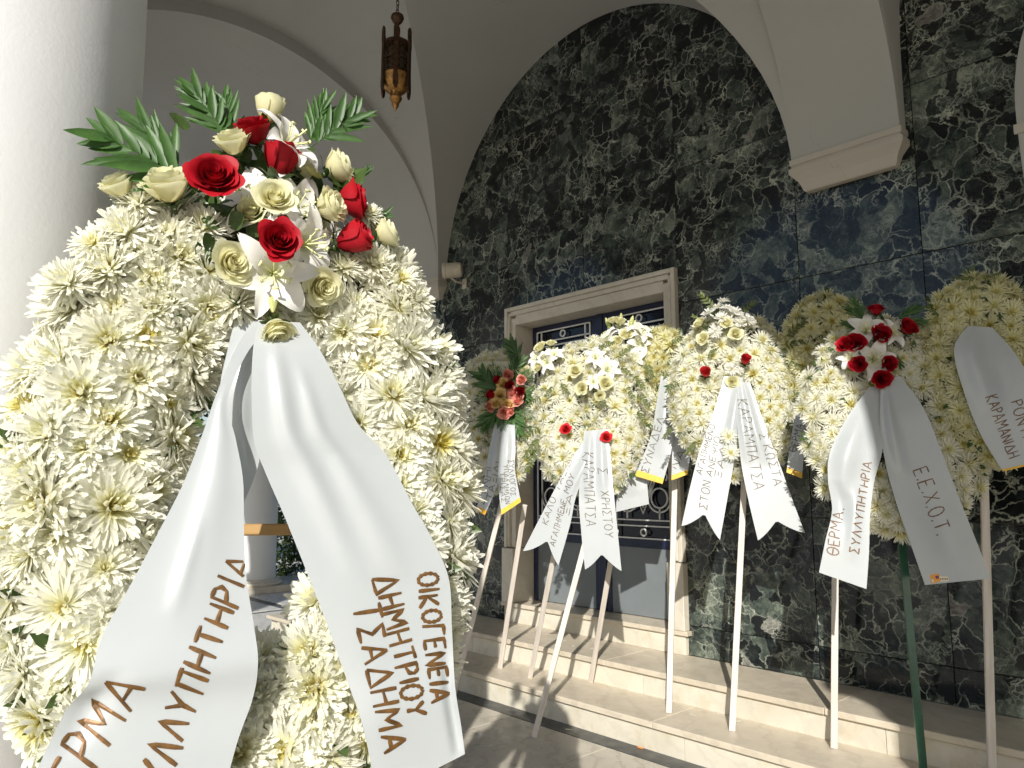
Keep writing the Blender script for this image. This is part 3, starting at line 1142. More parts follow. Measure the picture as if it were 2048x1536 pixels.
FARM = [mum_mesh('chrysanthemum', 200 + k, MUM_FAR, 0.105, 3, 'mum') for k in range(5)]
FARY = [mum_mesh('chrysanthemum', 300 + k, MUM_FAR, 0.105, 3, 'mum_yellow') for k in range(4)]
DAISY = [mum_mesh('daisy', 400 + k, [(16, 1.0, 2, .03), (15, .95, 16, .05), (12, .7, 36, .07), (8, .3, 60, .09)], 0.20, 3, 'daisy') for k in range(2)]


def rose_mesh(name, seed, material, openness=1.0, n=30):
    r = random.Random(seed)
    b = MB()
    for k in range(n):
        f = k / (n - 1)
        ph = k * 2.39996 + r.uniform(-0.25, 0.25)
        r_top = 0.03 + (0.54 + 0.16 * openness) * f ** 0.95
        flare = max(0.0, f - 0.45) * openness
        hgt = 0.86 + 0.10 * math.sin(math.pi * min(1, f * 1.1)) - 0.42 * flare + r.uniform(-.04, .04)
        wid = 2.6 - 0.95 * f + r.uniform(-.15, .15)
        nu, nv = 9, 7
        rows = []
        for iv in range(nv + 1):
            t = iv / nv
            row = []
            for iu in range(nu + 1):
                s_ = 2 * iu / nu - 1
                tt = t * (1 - 0.20 * abs(s_) ** 3 + 0.05 * math.sin(4 * s_ + k * 1.7) * f)
                rad = 0.04 + r_top * math.sin(min(1.0, tt * 1.05) * math.pi / 2) ** (0.55 + 0.25 * (1 - f))
                rad += flare * 0.55 * tt ** 3.5 - (0.10 * (1 - openness) * tt ** 2.5 * f)
                roll = max(0.0, tt - 0.80) / 0.2
                rad += roll * roll * (0.035 + 0.10 * flare)
                zz = -0.12 + (hgt + 0.12) * tt - roll * roll * (0.02 + 0.10 * flare)
                narrow = 0.35 + 0.65 * math.sin(min(1, t * 1.25) * math.pi / 2)
                an = ph + s_ * wid * 0.5 * narrow
                rad += 0.022 * math.sin(2.5 * s_ + k * 2.1) * t + 0.03 * s_ * t
                row.append((rad * math.cos(an), rad * math.sin(an), zz))
            rows.append(row)
        b.grid(rows)
    return b.mesh(name, material, True)


def sepal_mesh():
    b = MB()
    for k in range(5):
        a = k * 2 * math.pi / 5
        rows = []
        for t, w, r_, z in ((0, .08, .05, -.16), (.3, .17, .30, -.16), (.65, .13, .58, -.02), (1, .01, .80, .02)):
            rows.append([(r_ * math.cos(a) - s_ * w * math.sin(a), r_ * math.sin(a) + s_ * w * math.cos(a), z + abs(s_) * .03) for s_ in (-1, 0, 1)])
        b.grid(rows)
    b.tube([(0, 0, -0.1), (0.02, 0.0, -0.6), (0.0, 0.03, -1.3)], 0.06, 6)
    b.lathe([(0.05, -0.32), (0.13, -0.26), (0.16, -0.18), (0.08, -0.12)], 8)
    return b.mesh('sepals', 'leaf', True)


SEPAL = sepal_mesh()
ROSES = {}
for key in ('rose_cream', 'rose_red', 'rose_bright', 'rose_pink', 'rose_yellow'):
    ROSES[key] = [rose_mesh('rose', 500 + k, key, op) for k, op in enumerate((1.0, 0.75, 0.25))]


def lily_mesh(seed):
    r = random.Random(seed)
    b = MB()
    for k in range(6):
        a = k * math.pi / 3 + r.uniform(-.1, .1)
        wmax = 0.30 if k % 2 else 0.22
        L = 1.0 * r.uniform(.92, 1.05)
        rows = []
        n = 9
        pr, pz = 0.03, 0.0
        curl = r.uniform(0.8, 1.25)
        for i in range(n + 1):
            t = i / n
            ang = math.radians(68 - 40 * t - 75 * curl * t ** 2.2)
            if i:
                pr += L / n * math.cos(ang) * 1.15
                pz += L / n * math.sin(ang)
            w = wmax * math.sin(math.pi * min(0.985, 0.10 + 0.90 * t) ** 0.85) ** 0.8
            row = []
            for s_ in (-1, -.5, 0, .5, 1):
                wave = 0.030 * math.sin(9 * t + 3 * s_ + k) * abs(s_)
                lift = 0.20 * w * s_ * s_ - 0.03 * (1 - abs(s_)) + wave
                nx, nz = -math.sin(ang), math.cos(ang)
                rr_, zz_ = pr + nx * lift, pz + nz * lift
                y_ = s_ * w
                row.append((rr_ * math.cos(a) - y_ * math.sin(a), rr_ * math.sin(a) + y_ * math.cos(a), zz_))
            rows.append(row)
        b.grid(rows)
    return b.mesh('lily', 'lily', True)


LILY = [lily_mesh(600 + k) for k in range(3)]


def stamen_mesh():
    b = MB()
    for k in range(6):
        a = k * math.pi / 3 + 0.4
        e = Vector((0.30 * math.cos(a), 0.30 * math.sin(a), 0.62))
        b.tube([(0, 0, .05), (0.10 * math.cos(a), 0.10 * math.sin(a), .35), e], 0.014, 5)
        q = Vector((-math.sin(a), math.cos(a), 0))
        b.tube([e - q * .06, e + q * .06], 0.026, 6)
    b.tube([(0, 0, .05), (0.03, 0, .4), (0.08, 0, .78)], 0.022, 6)
    return b.mesh('stamens', 'stamen', True)


STAMEN = stamen_mesh()


def bud_mesh():
    b = MB()
    n = 12
    rows = []
    for i in range(11):
        t = i / 10
        rad = 0.16 * math.sin(math.pi * (0.06 + 0.92 * t)) ** 0.7
        row = []
        for j in range(n + 1):
            a = 2 * math.pi * j / n
            row.append(((rad * (1 + 0.12 * math.cos(3 * a))) * math.cos(a), (rad * (1 + 0.12 * math.cos(3 * a))) * math.sin(a), t))
        rows.append(row)
    b.grid(rows)
    return b.mesh('lily_bud', 'bud', True)


BUD = bud_mesh()


def frond_mesh(seed, material, pairs=12, spread=58, width=0.055, arch=0.18, leaflen=0.42, taperp=0.8):
    """feather-shaped leaf: rachis along +Y (unit length), lies in xy, z up"""
    r = random.Random(seed)
    b = MB()
    cur = lambda t: Vector((0.04 * math.sin(2 * t), t, arch * math.sin(t * 1.7)))
    b.tube([cur(i / 10) for i in range(11)], 0.010, 5, taper=lambda t: 1.1 - t)
    for k in range(pairs):
        t = 0.16 + 0.84 * (k + 0.5) / pairs
        for sd in (-1, 1):
            tt = min(1.0, t + r.uniform(-.02, .02))
            p = cur(tt)
            if r.random() < 0.06:
                continue
            an = math.radians(spread * (1.05 - 0.62 * tt) + r.uniform(-9, 9))
            d = Vector((sd * math.sin(an), math.cos(an), r.uniform(-0.12, 0.34)))
            d.normalize()
            L = leaflen * (0.55 + 0.45 * math.sin(math.pi * (0.15 + 0.75 * tt) ** taperp)) * r.uniform(.78, 1.12)
            q = d.cross(Vector((0, 0, 1))).normalized()
            nrm = q.cross(d)
            rows = []
            drop = r.uniform(-0.05, 0.30)
            wv_ = r.uniform(.75, 1.15)
            for s_, wf in ((0, .25), (.15, .75), (.4, 1.0), (.7, .72), (.9, .3), (1.0, .02)):
                c = p + d * (s_ * L) - Vector((0, 0, 1)) * (drop * L * s_ * s_)
                w = width * wf * 0.5 * wv_
                rows.append([c - q * w + nrm * w * .35, c - nrm * w * 0.25, c + q * w + nrm * w * .35])
            b.grid(rows)
    return b.mesh('frond', material, True)


FROND = [frond_mesh(700 + k, 'palm', 9, 46, 0.125, 0.10, 0.62) for k in range(4)]
FERN = [frond_mesh(720 + k, 'palm', 20, 66, 0.022, 0.2, 0.36) for k in range(2)]
SPRIG = [frond_mesh(740 + k, 'sprig', 7, 58, 0.10, 0.4, 0.26, 0.4) for k in range(3)]


def broad_leaf_mesh():
    b = MB()
    rows = []
    for t, w in ((0, .05), (.15, .45), (.4, .8), (.65, .78), (.85, .45), (1, .03)):
        rows.append([(s_ * w * .5, t, abs(s_) * .10 * w + .12 * t * t + 0.02 * math.sin(9 * t) * s_) for s_ in (-1, -.5, 0, .5, 1)])
    b.grid(rows)
    return b.mesh('leaf', 'leaf', True)


BLEAF = broad_leaf_mesh()


# ------------------------------------------------------------------ handwritten Greek lettering
def ell(cx, cy, rx, ry, n=18, a0=90):
    return [(cx + rx * math.cos(math.radians(a0 + 360 * k / n)), cy + ry * math.sin(math.radians(a0 + 360 * k / n))) for k in range(n + 1)]


GL = {
    'Α': (.72, [[(0, 0), (.34, 1)], [(.34, 1), (.72, 0)], [(.10, .34), (.62, .34)]]),
    'Γ': (.55, [[(0, 0), (.02, 1), (.55, .98)]]),
    'Δ': (.78, [[(0, 0), (.36, 1), (.78, 0.02), (0, 0)]]),
    'Ε': (.55, [[(.55, 1), (0, .98), (.02, 0), (.55, .02)], [(0, .5), (.45, .52)]]),
    'Η': (.60, [[(0, 0), (.02, 1)], [(.60, 0), (.60, 1)], [(0, .48), (.60, .52)]]),
    'Θ': (.70, [ell(.35, .5, .35, .5), [(.05, .5), (.65, .5)]]),
    'Ι': (.12, [[(.06, 0), (.06, 1)]]),
    'Κ': (.58, [[(0, 0), (.02, 1)], [(.55, 1), (.03, .45), (.60, 0)]]),
    'Λ': (.68, [[(0, 0), (.34, 1), (.68, 0)]]),
    'Μ': (.80, [[(0, 0), (.08, 1), (.40, .38), (.74, 1), (.80, 0)]]),
    'Ν': (.60, [[(0, 0), (.02, 1), (.58, 0), (.60, 1)]]),
    'Ξ': (.55, [[(0, 1), (.55, 1)], [(.08, .5), (.48, .5)], [(0, 0), (.55, 0)]]),
    'Ο': (.66, [ell(.33, .5, .33, .5)]),
    'Π': (.64, [[(.05, 0), (.07, 1)], [(.56, 1), (.57, 0)], [(-.04, .98), (.68, 1)]]),
    'Ρ': (.50, [[(0, 0), (.02, 1), (.34, .98), (.50, .80), (.42, .58), (.03, .46)]]),
    'Σ': (.62, [[(.60, .98), (.02, 1), (.36, .52), (0, 0), (.64, .03)]]),
    'Τ': (.66, [[(0, .98), (.66, 1)], [(.33, 1), (.32, 0)]]),
    'Υ': (.64, [[(0, 1), (.32, .48)], [(.66, 1), (.32, .48), (.26, 0)]]),
    'Χ': (.64, [[(0, 1), (.64, 0)], [(.62, 1), (0, 0)]]),
    'Ψ': (.72, [[(0, 1), (.05, .55), (.36, .38), (.66, .55), (.72, 1)], [(.36, 1), (.36, 0)]]),
    'Ω': (.70, [[(0, 0), (.22, .02), (.06, .4), (.12, .85), (.35, 1), (.58, .85), (.64, .4), (.48, .02), (.70, 0)]]),
    '.': (.14, [[(.04, 0), (.08, .13)]]),
    ' ': (.40, []),
}


def write_line(b, bvh, text, p0, p1, h0, h1, stroke, seed=0, slant=0.0, wmul=1.0):
    """strokes of one line of lettering laid on a ribbon; p0 -> p1 is the baseline in photograph pixels"""
    r = random.Random(seed)
    gap = 0.24
    tot = sum(GL[c][0] + gap for c in text) - gap
    d = Vector((p1[0] - p0[0], p1[1] - p0[1]))
    L = d.length
    d /= L
    up_ = Vector((d.y, -d.x))
    pen = 0.0
    for c in text:
        w, strokes = GL[c]
        f = (pen + w / 2) / tot
        h = h0 + (h1 - h0) * f
        jx, jy, js, jr = r.uniform(-.03, .03), r.uniform(-.05, .05), r.uniform(.92, 1.08), r.uniform(-.06, .06)
        for st in strokes:
            pts = []
            for (ax_, ay), (bx, by) in zip(st, st[1:]):
                m_ = 5
                for k in range(m_):
                    pts.append((ax_ + (bx - ax_) * k / m_, ay + (by - ay) * k / m_))
            pts.append(st[-1])
            hits = []
            for i_, (x_, y_) in enumerate(pts):
                x_ += jx + jr * (y_ - .5) + slant * y_
                y_ = (y_ - .5) * js + .5 + jy
                s_ = (pen + x_) / tot * L
                q = Vector(p0) + d * s_ + up_ * (y_ * h)
                loc, nor, idx, dist = bvh.ray_cast(EYE, ray(q.x, q.y))
                if loc is None:
                    hits.append(None)
                    continue
                if nor.dot(EYE - loc) < 0:
                    nor = -nor
                hits.append((loc + nor * 0.0012, nor))
            run = []
            for hsp in hits + [None]:
                if hsp is None or (run and (hsp[0] - run[-1][0]).length > 0.06):
                    if len(run) > 1:
                        rows = []
                        for i_, (lp, nr) in enumerate(run):
                            tg = run[min(i_ + 1, len(run) - 1)][0] - run[max(i_ - 1, 0)][0]
                            if tg.length < 1e-6:
                                tg = Vector((0, 0, 1))
                            sd = nr.cross(tg).normalized() * (stroke * .5 * (0.9 + 0.2 * math.sin(i_ * 0.8 + pen)))
                            e_ = 0.75 if i_ in (0, len(run) - 1) else 1.0
                            rows.append([lp - sd * e_, lp + nr * 0.0003, lp + sd * e_])
                        b.grid(rows)
                    run = []
                if hsp is not None:
                    run.append(hsp)
        pen += w + gap


def crom(pts, t):
    """Catmull-Rom through a list of tuples, t in 0..1"""
    n = len(pts) - 1
    x_ = min(max(t, 0), 1) * n
    i = min(int(x_), n - 1)
    f = x_ - i
    P = [Vector(pts[max(0, min(n, i + k))]) for k in (-1, 0, 1, 2)]
    return 0.5 * ((2 * P[1]) + (P[2] - P[0]) * f + (2 * P[0] - 5 * P[1] + 4 * P[2] - P[3]) * f * f + (3 * P[1] - P[0] - 3 * P[2] + P[3]) * f ** 3)


# ------------------------------------------------------------------ wreaths
class Wreath:
    def __init__(s, name, label, centre, yaw, lean, group='white funeral wreaths on stands', foot=None):
        s.c = centre
        nh = Vector((math.sin(yaw), -math.cos(yaw), 0))
        s.a = Vector((math.cos(yaw), math.sin(yaw), 0))
        s.n = nh * math.cos(lean) + Vector((0, 0, 1)) * math.sin(lean)
        s.b = Vector((0, 0, 1)) * math.cos(lean) - nh * math.sin(lean)
        s.o = thing(name, label, 'wreath', foot if foot is not None else (centre.x, centre.y, 0), group)
        s.bvh = None

    def at(s, u, v, h=0.0):
        d = ray(u, v)
        q = s.c + s.n * h
        return EYE + d * ((q - EYE).dot(s.n) / d.dot(s.n))

    def mpp(s, u, v):
        return (s.at(u, v) - EYE).dot(FW) / F

    def local(s, x, y, h=0.0):
        return s.c + s.a * x + s.b * y + s.n * h

    def ring(s, A, B, ta, tb, hgt, meshes, size, spacing, seed, skip=None, tilt=0.25, body_scale=0.75, keep=lambda x, y: True, sq=2.0):
        """flowers over a padded oval; A,B centre-line half axes, ta,tb half widths of the pad"""
        r = random.Random(seed)
        pts = []
        tries = 0
        mnt = max(ta, tb)
        while tries < 14000:
            tries += 1
            ph = r.random() * 2 * math.pi
            k = r.uniform(-1, 1)
            ca, sa = math.cos(ph), math.sin(ph)
            tw = math.sqrt((ta * ca) ** 2 + (tb * sa) ** 2)
            x_, y_ = (A + k * tw * 0.98) * ca, (B + k * tw) * sa
            if sq != 2.0:
                y_ *= 1.0
            hh = hgt * math.sqrt(max(0.0, 1 - (0.92 * k) ** 2))
            p = Vector((x_, y_, hh))
            if any((p - q[0]).length < spacing * q[2] for q in pts):
                continue
            if not keep(x_, y_):
                continue
            nx = Vector((ca / max(A, .01), sa / max(B, .01), 0)).normalized()
            nrm = (nx * (0.95 * k) + Vector((0, 0, 1)) * (1.05 - 0.45 * abs(k)))
            nrm += Vector((r.gauss(0, tilt), r.gauss(0, tilt), 0)) * 0.6
            pts.append((p, nrm.normalized(), r.choice((0.78, 0.9, 0.96, 1.0, 1.04, 1.1, 1.18)) * r.uniform(.95, 1.05)))
        for p, nrm, sc in pts:
            wp = s.local(p.x, p.y, p.z - size * 0.30)
            wn = s.a * nrm.x + s.b * nrm.y + s.n * nrm.z
            me = meshes[r.randrange(len(meshes))]
            mw = Matrix.Translation(wp) @ frame_z(wn, r.random() * 6.28) @ Matrix.Diagonal((size * sc, size * sc, size * sc * r.uniform(.8, 1.05), 1))
            link('chrysanthemum', me, s.o, mw)
        # straw body
        b = MB()
        rows = []
        nu, nv = 40, 12
        for i in range(nu + 1):
            ph = 2 * math.pi * i / nu
            ca, sa = math.cos(ph), math.sin(ph)
            tw = math.sqrt((ta * ca) ** 2 + (tb * sa) ** 2) * body_scale
            row = []
            for j in range(nv + 1):
                q = 2 * math.pi * j / nv
                k = math.cos(q)
                row.append(s.local((A + k * tw) * ca, (B + k * tw) * sa, math.sin(q) * hgt * 0.45 - 0.005))
            rows.append(row)
        b.grid(rows)
        b.obj('straw_ring', 'moss', s.o, True)
        return len(pts)

    def leaves(s, A, B, ta, tb, hgt, n, size, seed, material='leaf'):
        r = random.Random(seed)
        b = MB()
        for _ in range(n):
            ph = r.random() * 6.283
            k = r.uniform(-1.05, 1.05)
            ca, sa = math.cos(ph), math.sin(ph)
            tw = math.sqrt((ta * ca) ** 2 + (tb * sa) ** 2)
            p = s.local((A + k * tw) * ca, (B + k * tw) * sa, hgt * math.sqrt(max(0, 1 - (.9 * k) ** 2)) * r.uniform(.4, .85))
            d = (s.a * (ca * k + r.gauss(0, .7)) + s.b * (sa * k + r.gauss(0, .7)) + s.n * r.uniform(0, .5)).normalized()
            q = (d.cross(s.n + Vector((r.gauss(0, .3), r.gauss(0, .3), r.gauss(0, .3))))).normalized()
            nr = q.cross(d)
            L = size * r.uniform(.7, 1.4)
            rows = []
            for t, w in ((0, .1), (.35, 1), (.7, .8), (1, .05)):
                c = p + d * (t * L)
                rows.append([c - q * w * L * .2, c - nr * w * L * .05, c + q * w * L * .2])
            b.grid(rows)
        tag(b.obj('foliage', material, s.o, True), kind='stuff')

    def put(s, mesh, name, u, v, h, px, direction, roll=None, sub=None, zs=1.0):
        """one flower at a photograph pixel, h metres in front of the wreath plane, radius px pixels; direction in (right, up, out)"""
        p = s.at(u, v, h)
        sc = px * (p - EYE).dot(FW) / F
        d = s.a * direction[0] + s.b * direction[1] + s.n * direction[2]
        d.normalize()
        roll = rnd.random() * 6.28 if roll is None else roll
        mw = Matrix.Translation(p - d * sc * 0.45) @ frame_z(d, roll) @ Matrix.Diagonal((sc, sc, sc * zs, 1))
        o = link(name, mesh, s.o, mw)
        if sub is not None:
            link(sub.name, sub, o, mw)
        return o

    def rose(s, u, v, h, px, direction, colour='rose_cream', var=0):
        return s.put(ROSES[colour][var], 'rose', u, v, h, px * (0.98, 1.12, 1.30)[var], direction, None, SEPAL, (1.0, 1.1, 1.2)[var])

    def lily(s, u, v, h, px, direction, roll=None):
        return s.put(LILY[rnd.randrange(3)], 'lily', u, v, h, px * 1.25, direction, roll, STAMEN)

    def frond(s, meshes, base, tip, h0, h1, seed=0, wid=1.0, flip=0.0, name='frond'):
        p0, p1 = s.at(*base, h0), s.at(*tip, h1)
        y_ = p1 - p0
        L = y_.length
        y_.normalize()
        z_ = s.n + (s.a * math.sin(flip) * 0.8)
        z_ = (z_ - y_ * z_.dot(y_)).normalized()
        x_ = y_.cross(z_)
        m = Matrix((x_, y_, z_)).transposed().to_4x4()
        mw = Matrix.Translation(p0) @ m @ Matrix.Diagonal((L * wid, L, L, 1))
        return link(name, meshes[seed % len(meshes)], s.o, mw)

    def ribbon(s, left, right, h, folds=(), notch=0.0, band=0.0, texts=(), stroke=0.006, ink='ink_dark', nr=44, nc=15, label=None):
        rows = []
        for i in range(nr + 1):
            row = []
            for j in range(nc + 1):
                t = j / nc
                sv = (i / nr) * (1 - notch * (1 - abs(2 * t - 1)))
                l = crom([(*p, 0) for p in left], sv)
                r_ = crom([(*p, 0) for p in right], sv)
                hh = crom([(x_, 0, 0) for x_ in h], sv).x
                q = l.lerp(r_, t)
                for (t0, w, amp, s0, s1) in folds:
                    if s0 < sv < s1:
                        e_ = math.sin(math.pi * (sv - s0) / (s1 - s0))
                        hh += amp * e_ * math.exp(-((t - t0) / w) ** 2)
                row.append(s.at(q.x, q.y, hh))
            rows.append(row)
        b = MB()
        b.grid(rows)
        me = b.mesh('ribbon', 'ribbon', True)
        ro = link('ribbon', me, s.o)
        bvh = BVHTree.FromPolygons([Vector(p) for p in b.v], b.f)
        if band:
            k = max(1, int(nr * band))
            bb = MB()
            out = []
            for row in rows[-k - 1:]:
                out.append([p + s.n * 0.0022 for p in row])
            bb.grid(out)
            bb.obj('edge_band', 'band', ro, True)
        if texts:
            for n_, tx in enumerate(texts):
                tb_ = MB()
                write_line(tb_, bvh, *tx[:5], stroke=stroke, seed=hash_seed(tx[0]) + n_, slant=tx[5] if len(tx) > 5 else 0.0)
                if tb_.f:
                    tb_.obj('lettering', ink, ro)
        return ro, bvh

    def leg(s, foot, top, size=(0.034, 0.022), m='wood', name='leg'):
        foot, top = Vector(foot), Vector(top)
        d = top - foot
        L = d.length
        q = frame_z(d)
        b = MB()
        w, t = size[0] / 2, size[1] / 2
        b.box(-w, w, -t, t, 0, L, 0.002)
        # turn the broad side toward the wreath front
        z_ = d.normalized()
        x_ = (s.a - z_ * s.a.dot(z_)).normalized()
        y_ = z_.cross(x_)
        mw = Matrix.Translation(foot) @ Matrix((x_, y_, z_)).transposed().to_4x4()
        return link(name, b.mesh(name, m), s.o, mw)

    def leg_px(s, fu, fv, fz, tu, tv, back=0.05, m='wood', size=(0.034, 0.022)):
        foot = on_z(fu, fv, fz)
        return s.leg(foot, s.at(tu, tv, -back), size, m)


def hash_seed(t):
    return sum(ord(c) * (i + 1) for i, c in enumerate(t)) % 9973


# ---------------------------------------------------------------- the big wreath beside the near column
yawN = YAW + math.radians(25)           # turned away from the camera to the right
cN = at_depth(515, 985, 1.33)
nearW = Wreath('wreath', 'large nearest wreath of cream chrysanthemums with red roses, leaning beside the white column', cN, yawN, math.radians(7), foot=(cN.x - 0.1, cN.y + 0.02, 0))
A, B, ta, tb, hg = 0.256, 0.437, 0.110, 0.148, 0.105
nearW.ring(A, B, ta, tb, hg, MUMS, 0.066, 0.0535, 5, keep=lambda x, y: not (y > 0.33 and -0.13 < x < 0.20))
nearW.leaves(A, B, ta, tb, hg, 160, 0.045, 8)

# bouquet at its head: roses, lilies, palm fronds
W = nearW
for q in range(80):                      # dark leaves between the bouquet flowers
    u, v = rnd.gauss(555, 85), rnd.gauss(420, 75)
    W.put(BLEAF, 'leaf', u, v, rnd.uniform(0.04, 0.13), rnd.uniform(38, 70), (rnd.gauss(0, .6), rnd.gauss(0, .6), 1), None)
W.frond(FROND, (400, 385), (215, 292), .10, .11, 0, 1.1)
W.frond(FROND, (385, 375), (280, 265), .08, .06, 1, .9)
W.frond(FROND, (462, 290), (385, 195), .03, .02, 2, 1.05)
W.frond(FROND, (470, 290), (445, 205), .02, .00, 3, .8)
W.frond(FROND, (612, 300), (700, 235), .02, .02, 1, 1.05)
W.frond(FROND, (612, 300), (642, 215), .01, .00, 2, .7)
W.frond(FROND, (710, 450), (768, 430), .08, .09, 0, .8)
W.frond(FROND, (690, 380), (730, 345), .05, .05, 1, .5)
R_ = W.rose
R_(540, 222, .10, 36, (0.05, 1, .25), 'rose_cream', 2)
R_(505, 263, .12, 42, (-.5, .8, .55), 'rose_red', 1)
R_(465, 285, .13, 39, (-.4, .8, .6), 'rose_cream', 1)
R_(428, 352, .17, 52, (-.1, .15, 1), 'rose_red', 0)
R_(562, 322, .15, 42, (.1, .9, .35), 'rose_red', 2)
R_(676, 336, .10, 40, (.9, .5, .45), 'rose_cream', 1)
R_(335, 372, .13, 52, (-.35, .75, .6), 'rose_cream', 1)
R_(236, 372, .10, 38, (-.5, .7, .5), 'rose_cream', 1)
R_(549, 394, .20, 41, (-.05, .1, 1), 'rose_cream', 0)
R_(660, 414, .16, 40, (.75, .25, .65), 'rose_cream', 1)
R_(704, 402, .12, 44, (1, .2, .25), 'rose_red', 1)
R_(558, 480, .225, 44, (0.05, -.05, 1), 'rose_red', 0)
R_(704, 480, .13, 42, (.8, .35, .5), 'rose_red', 2)
R_(770, 468, .10, 34, (.8, .5, .3), 'rose_cream', 1)
R_(466, 525, .16, 45, (.35, -.1, 1), 'rose_cream', 0)
R_(646, 574, .14, 41, (.3, -.45, .9), 'rose_cream', 0)
R_(554, 662, .15, 38, (.25, -.9, .55), 'rose_cream', 1)
W.lily(590, 276, .17, 70, (.6, .45, .75), 0.3)
W.lily(520, 400, .13, 80, (-.35, .1, 1), 0.9)
W.lily(549, 545, .165, 84, (-.05, -.35, 1), 0.2)
W.lily(660, 470, .10, 60, (.6, .1, .9), 0.7)
W.lily(480, 400, .09, 60, (-.5, .2, .9), 0.4)
W.lily(610, 560, .12, 56, (.3, -.5, .9), 0.1)
W.lily(626, 488, .16, 72, (.7, -.2, .8), 0.5)
W.lily(606, 412, .14, 74, (.5, .0, .9), 0.1)
R_(600, 345, .10, 30, (.3, .6, .7), 'rose_cream', 2)
R_(500, 425, .12, 30, (-.3, .1, 1), 'rose_cream', 1)
W.put(BUD, 'lily_bud', 545, 600, .14, 58, (.0, -1, .35))
W.put(BUD, 'lily_bud', 628, 345, .13, 46, (-.9, .1, .6))
for (u, v, px, d) in [(485, 445, 62, (-.3, -.2, 1)), (500, 470, 58, (.2, -.5, 1)), (510, 440, 48, (.5, .3, 1)), (640, 352, 70, (.5, .2, .9)), (505, 310, 55, (.2, .2, 1)), (600, 350, 50, (0, .2, 1)), (470, 330, 50, (.4, .2, 1)), (690, 355, 60, (.7, .3, .6))]:
    W.put(BLEAF, 'leaf', u, v, .13, px, d, rnd.uniform(-1, 1))

for (u, v, px) in [(268, 392, 58), (335, 456, 66), (408, 440, 64), (240, 452, 66), (180, 474, 58), (205, 525, 72), (300, 525, 74), (425, 530, 62), (690, 522, 54), (752, 520, 52), (806, 548, 50), (738, 418, 38), (640, 625, 52), (718, 600, 56), (470, 590, 60), (330, 590, 74), (120, 555, 66), (840, 590, 46)]:
    W.put(MUMS[rnd.randrange(12)], 'chrysanthemum', u, v, .105, px * .92, ((u - 500) / 700 + rnd.gauss(0, .2), .45 + rnd.gauss(0, .2), 1))
# stand of the big wreath
for sx in (-0.27, 0.27):
    tp = W.local(sx, 0.40, -0.07)
    ft = W.local(sx * 1.1, -1.40, -0.07)
    ft = tp + (ft - tp) * (tp.z / (tp.z - ft.z))
    W.leg(ft, tp, (0.035, 0.02), 'goldwood')
rear = W.local(0.27, 0.30, -0.09)
W.leg(Vector((rear.x, rear.y, 0)) - Vector((W.n.x, W.n.y, 0)) * 0.30 + W.a * 0.10, rear, (0.035, 0.02), 'goldwood')
pa, pb = W.at(440, 1060, -0.06), W.at(690, 1058, -0.06)
W.leg(pa, pb, (0.02, 0.021), 'goldwood', 'crossbar')

# ribbon tails with hand lettering
W.ribbon([(508, 640), (470, 700), (432, 790), (404, 870), (366, 968), (318, 1062), (262, 1168), (203, 1275), (178, 1365), (130, 1425), (70, 1550), (20, 1680)],
         [(545, 645), (492, 710), (456, 800), (472, 880), (486, 960), (488, 1060), (492, 1150), (506, 1240), (516, 1320), (506, 1395), (470, 1500), (420, 1700)],
         [.10, .13, .145, .15, .155, .158, .162, .168, .178, .168, .17, .17],
         folds=[(.55, .25, .006, .15, .7), (.12, .10, -.010, .70, .90), (.45, .07, .004, .42, .62)],
         texts=[('ΘΕΡΜΑ', (125, 1645), (292, 1382), 82, 78), ('ΣΥΛΛΥΠΗΤΗΡΙΑ', (318, 1618), (508, 1122), 66, 52)], stroke=0.0063, ink='ink', nr=110, nc=36)
W.ribbon([(470, 640), (455, 700), (440, 780), (455, 860), (476, 940), (487, 1004)], [(575, 640), (535, 720), (520, 800), (514, 870), (518, 925), (488, 1006)],
         [.09, .10, .10, .09, .09, .09], folds=[(.5, .25, .01, .0, .8)], nr=30, nc=10)
W.ribbon([(516, 640), (506, 700), (503, 780), (508, 880), (532, 948), (566, 1026), (604, 1120), (650, 1238), (690, 1350), (722, 1440), (740, 1520), (752, 1600)],
         [(600, 645), (640, 700), (680, 775), (716, 848), (772, 910), (826, 1010), (868, 1085), (898, 1160), (904, 1260), (910, 1370), (922, 1450), (930, 1508)],
         [.13, .16, .165, .16, .155, .155, .155, .155, .155, .16, .155, .15],
         folds=[(.34, .10, .010, .05, .62), (.62, .08, .007, .12, .46), (.64, .12, .007, .34, .62), (.2, .3, .006, .5, 1.0), (.93, .05, -.012, .74, 1.0)],
         texts=[('ΟΙΚΟΓΕΝΕΙΑ', (832, 1150), (862, 1405), 42, 38), ('ΔΗΜΗΤΡΙΟΥ', (744, 1158), (816, 1436), 50, 40), ('ΤΣΑΔΗΜΑ', (706, 1215), (764, 1506), 54, 50)], stroke=0.0063, ink='ink', nr=110, nc=36)


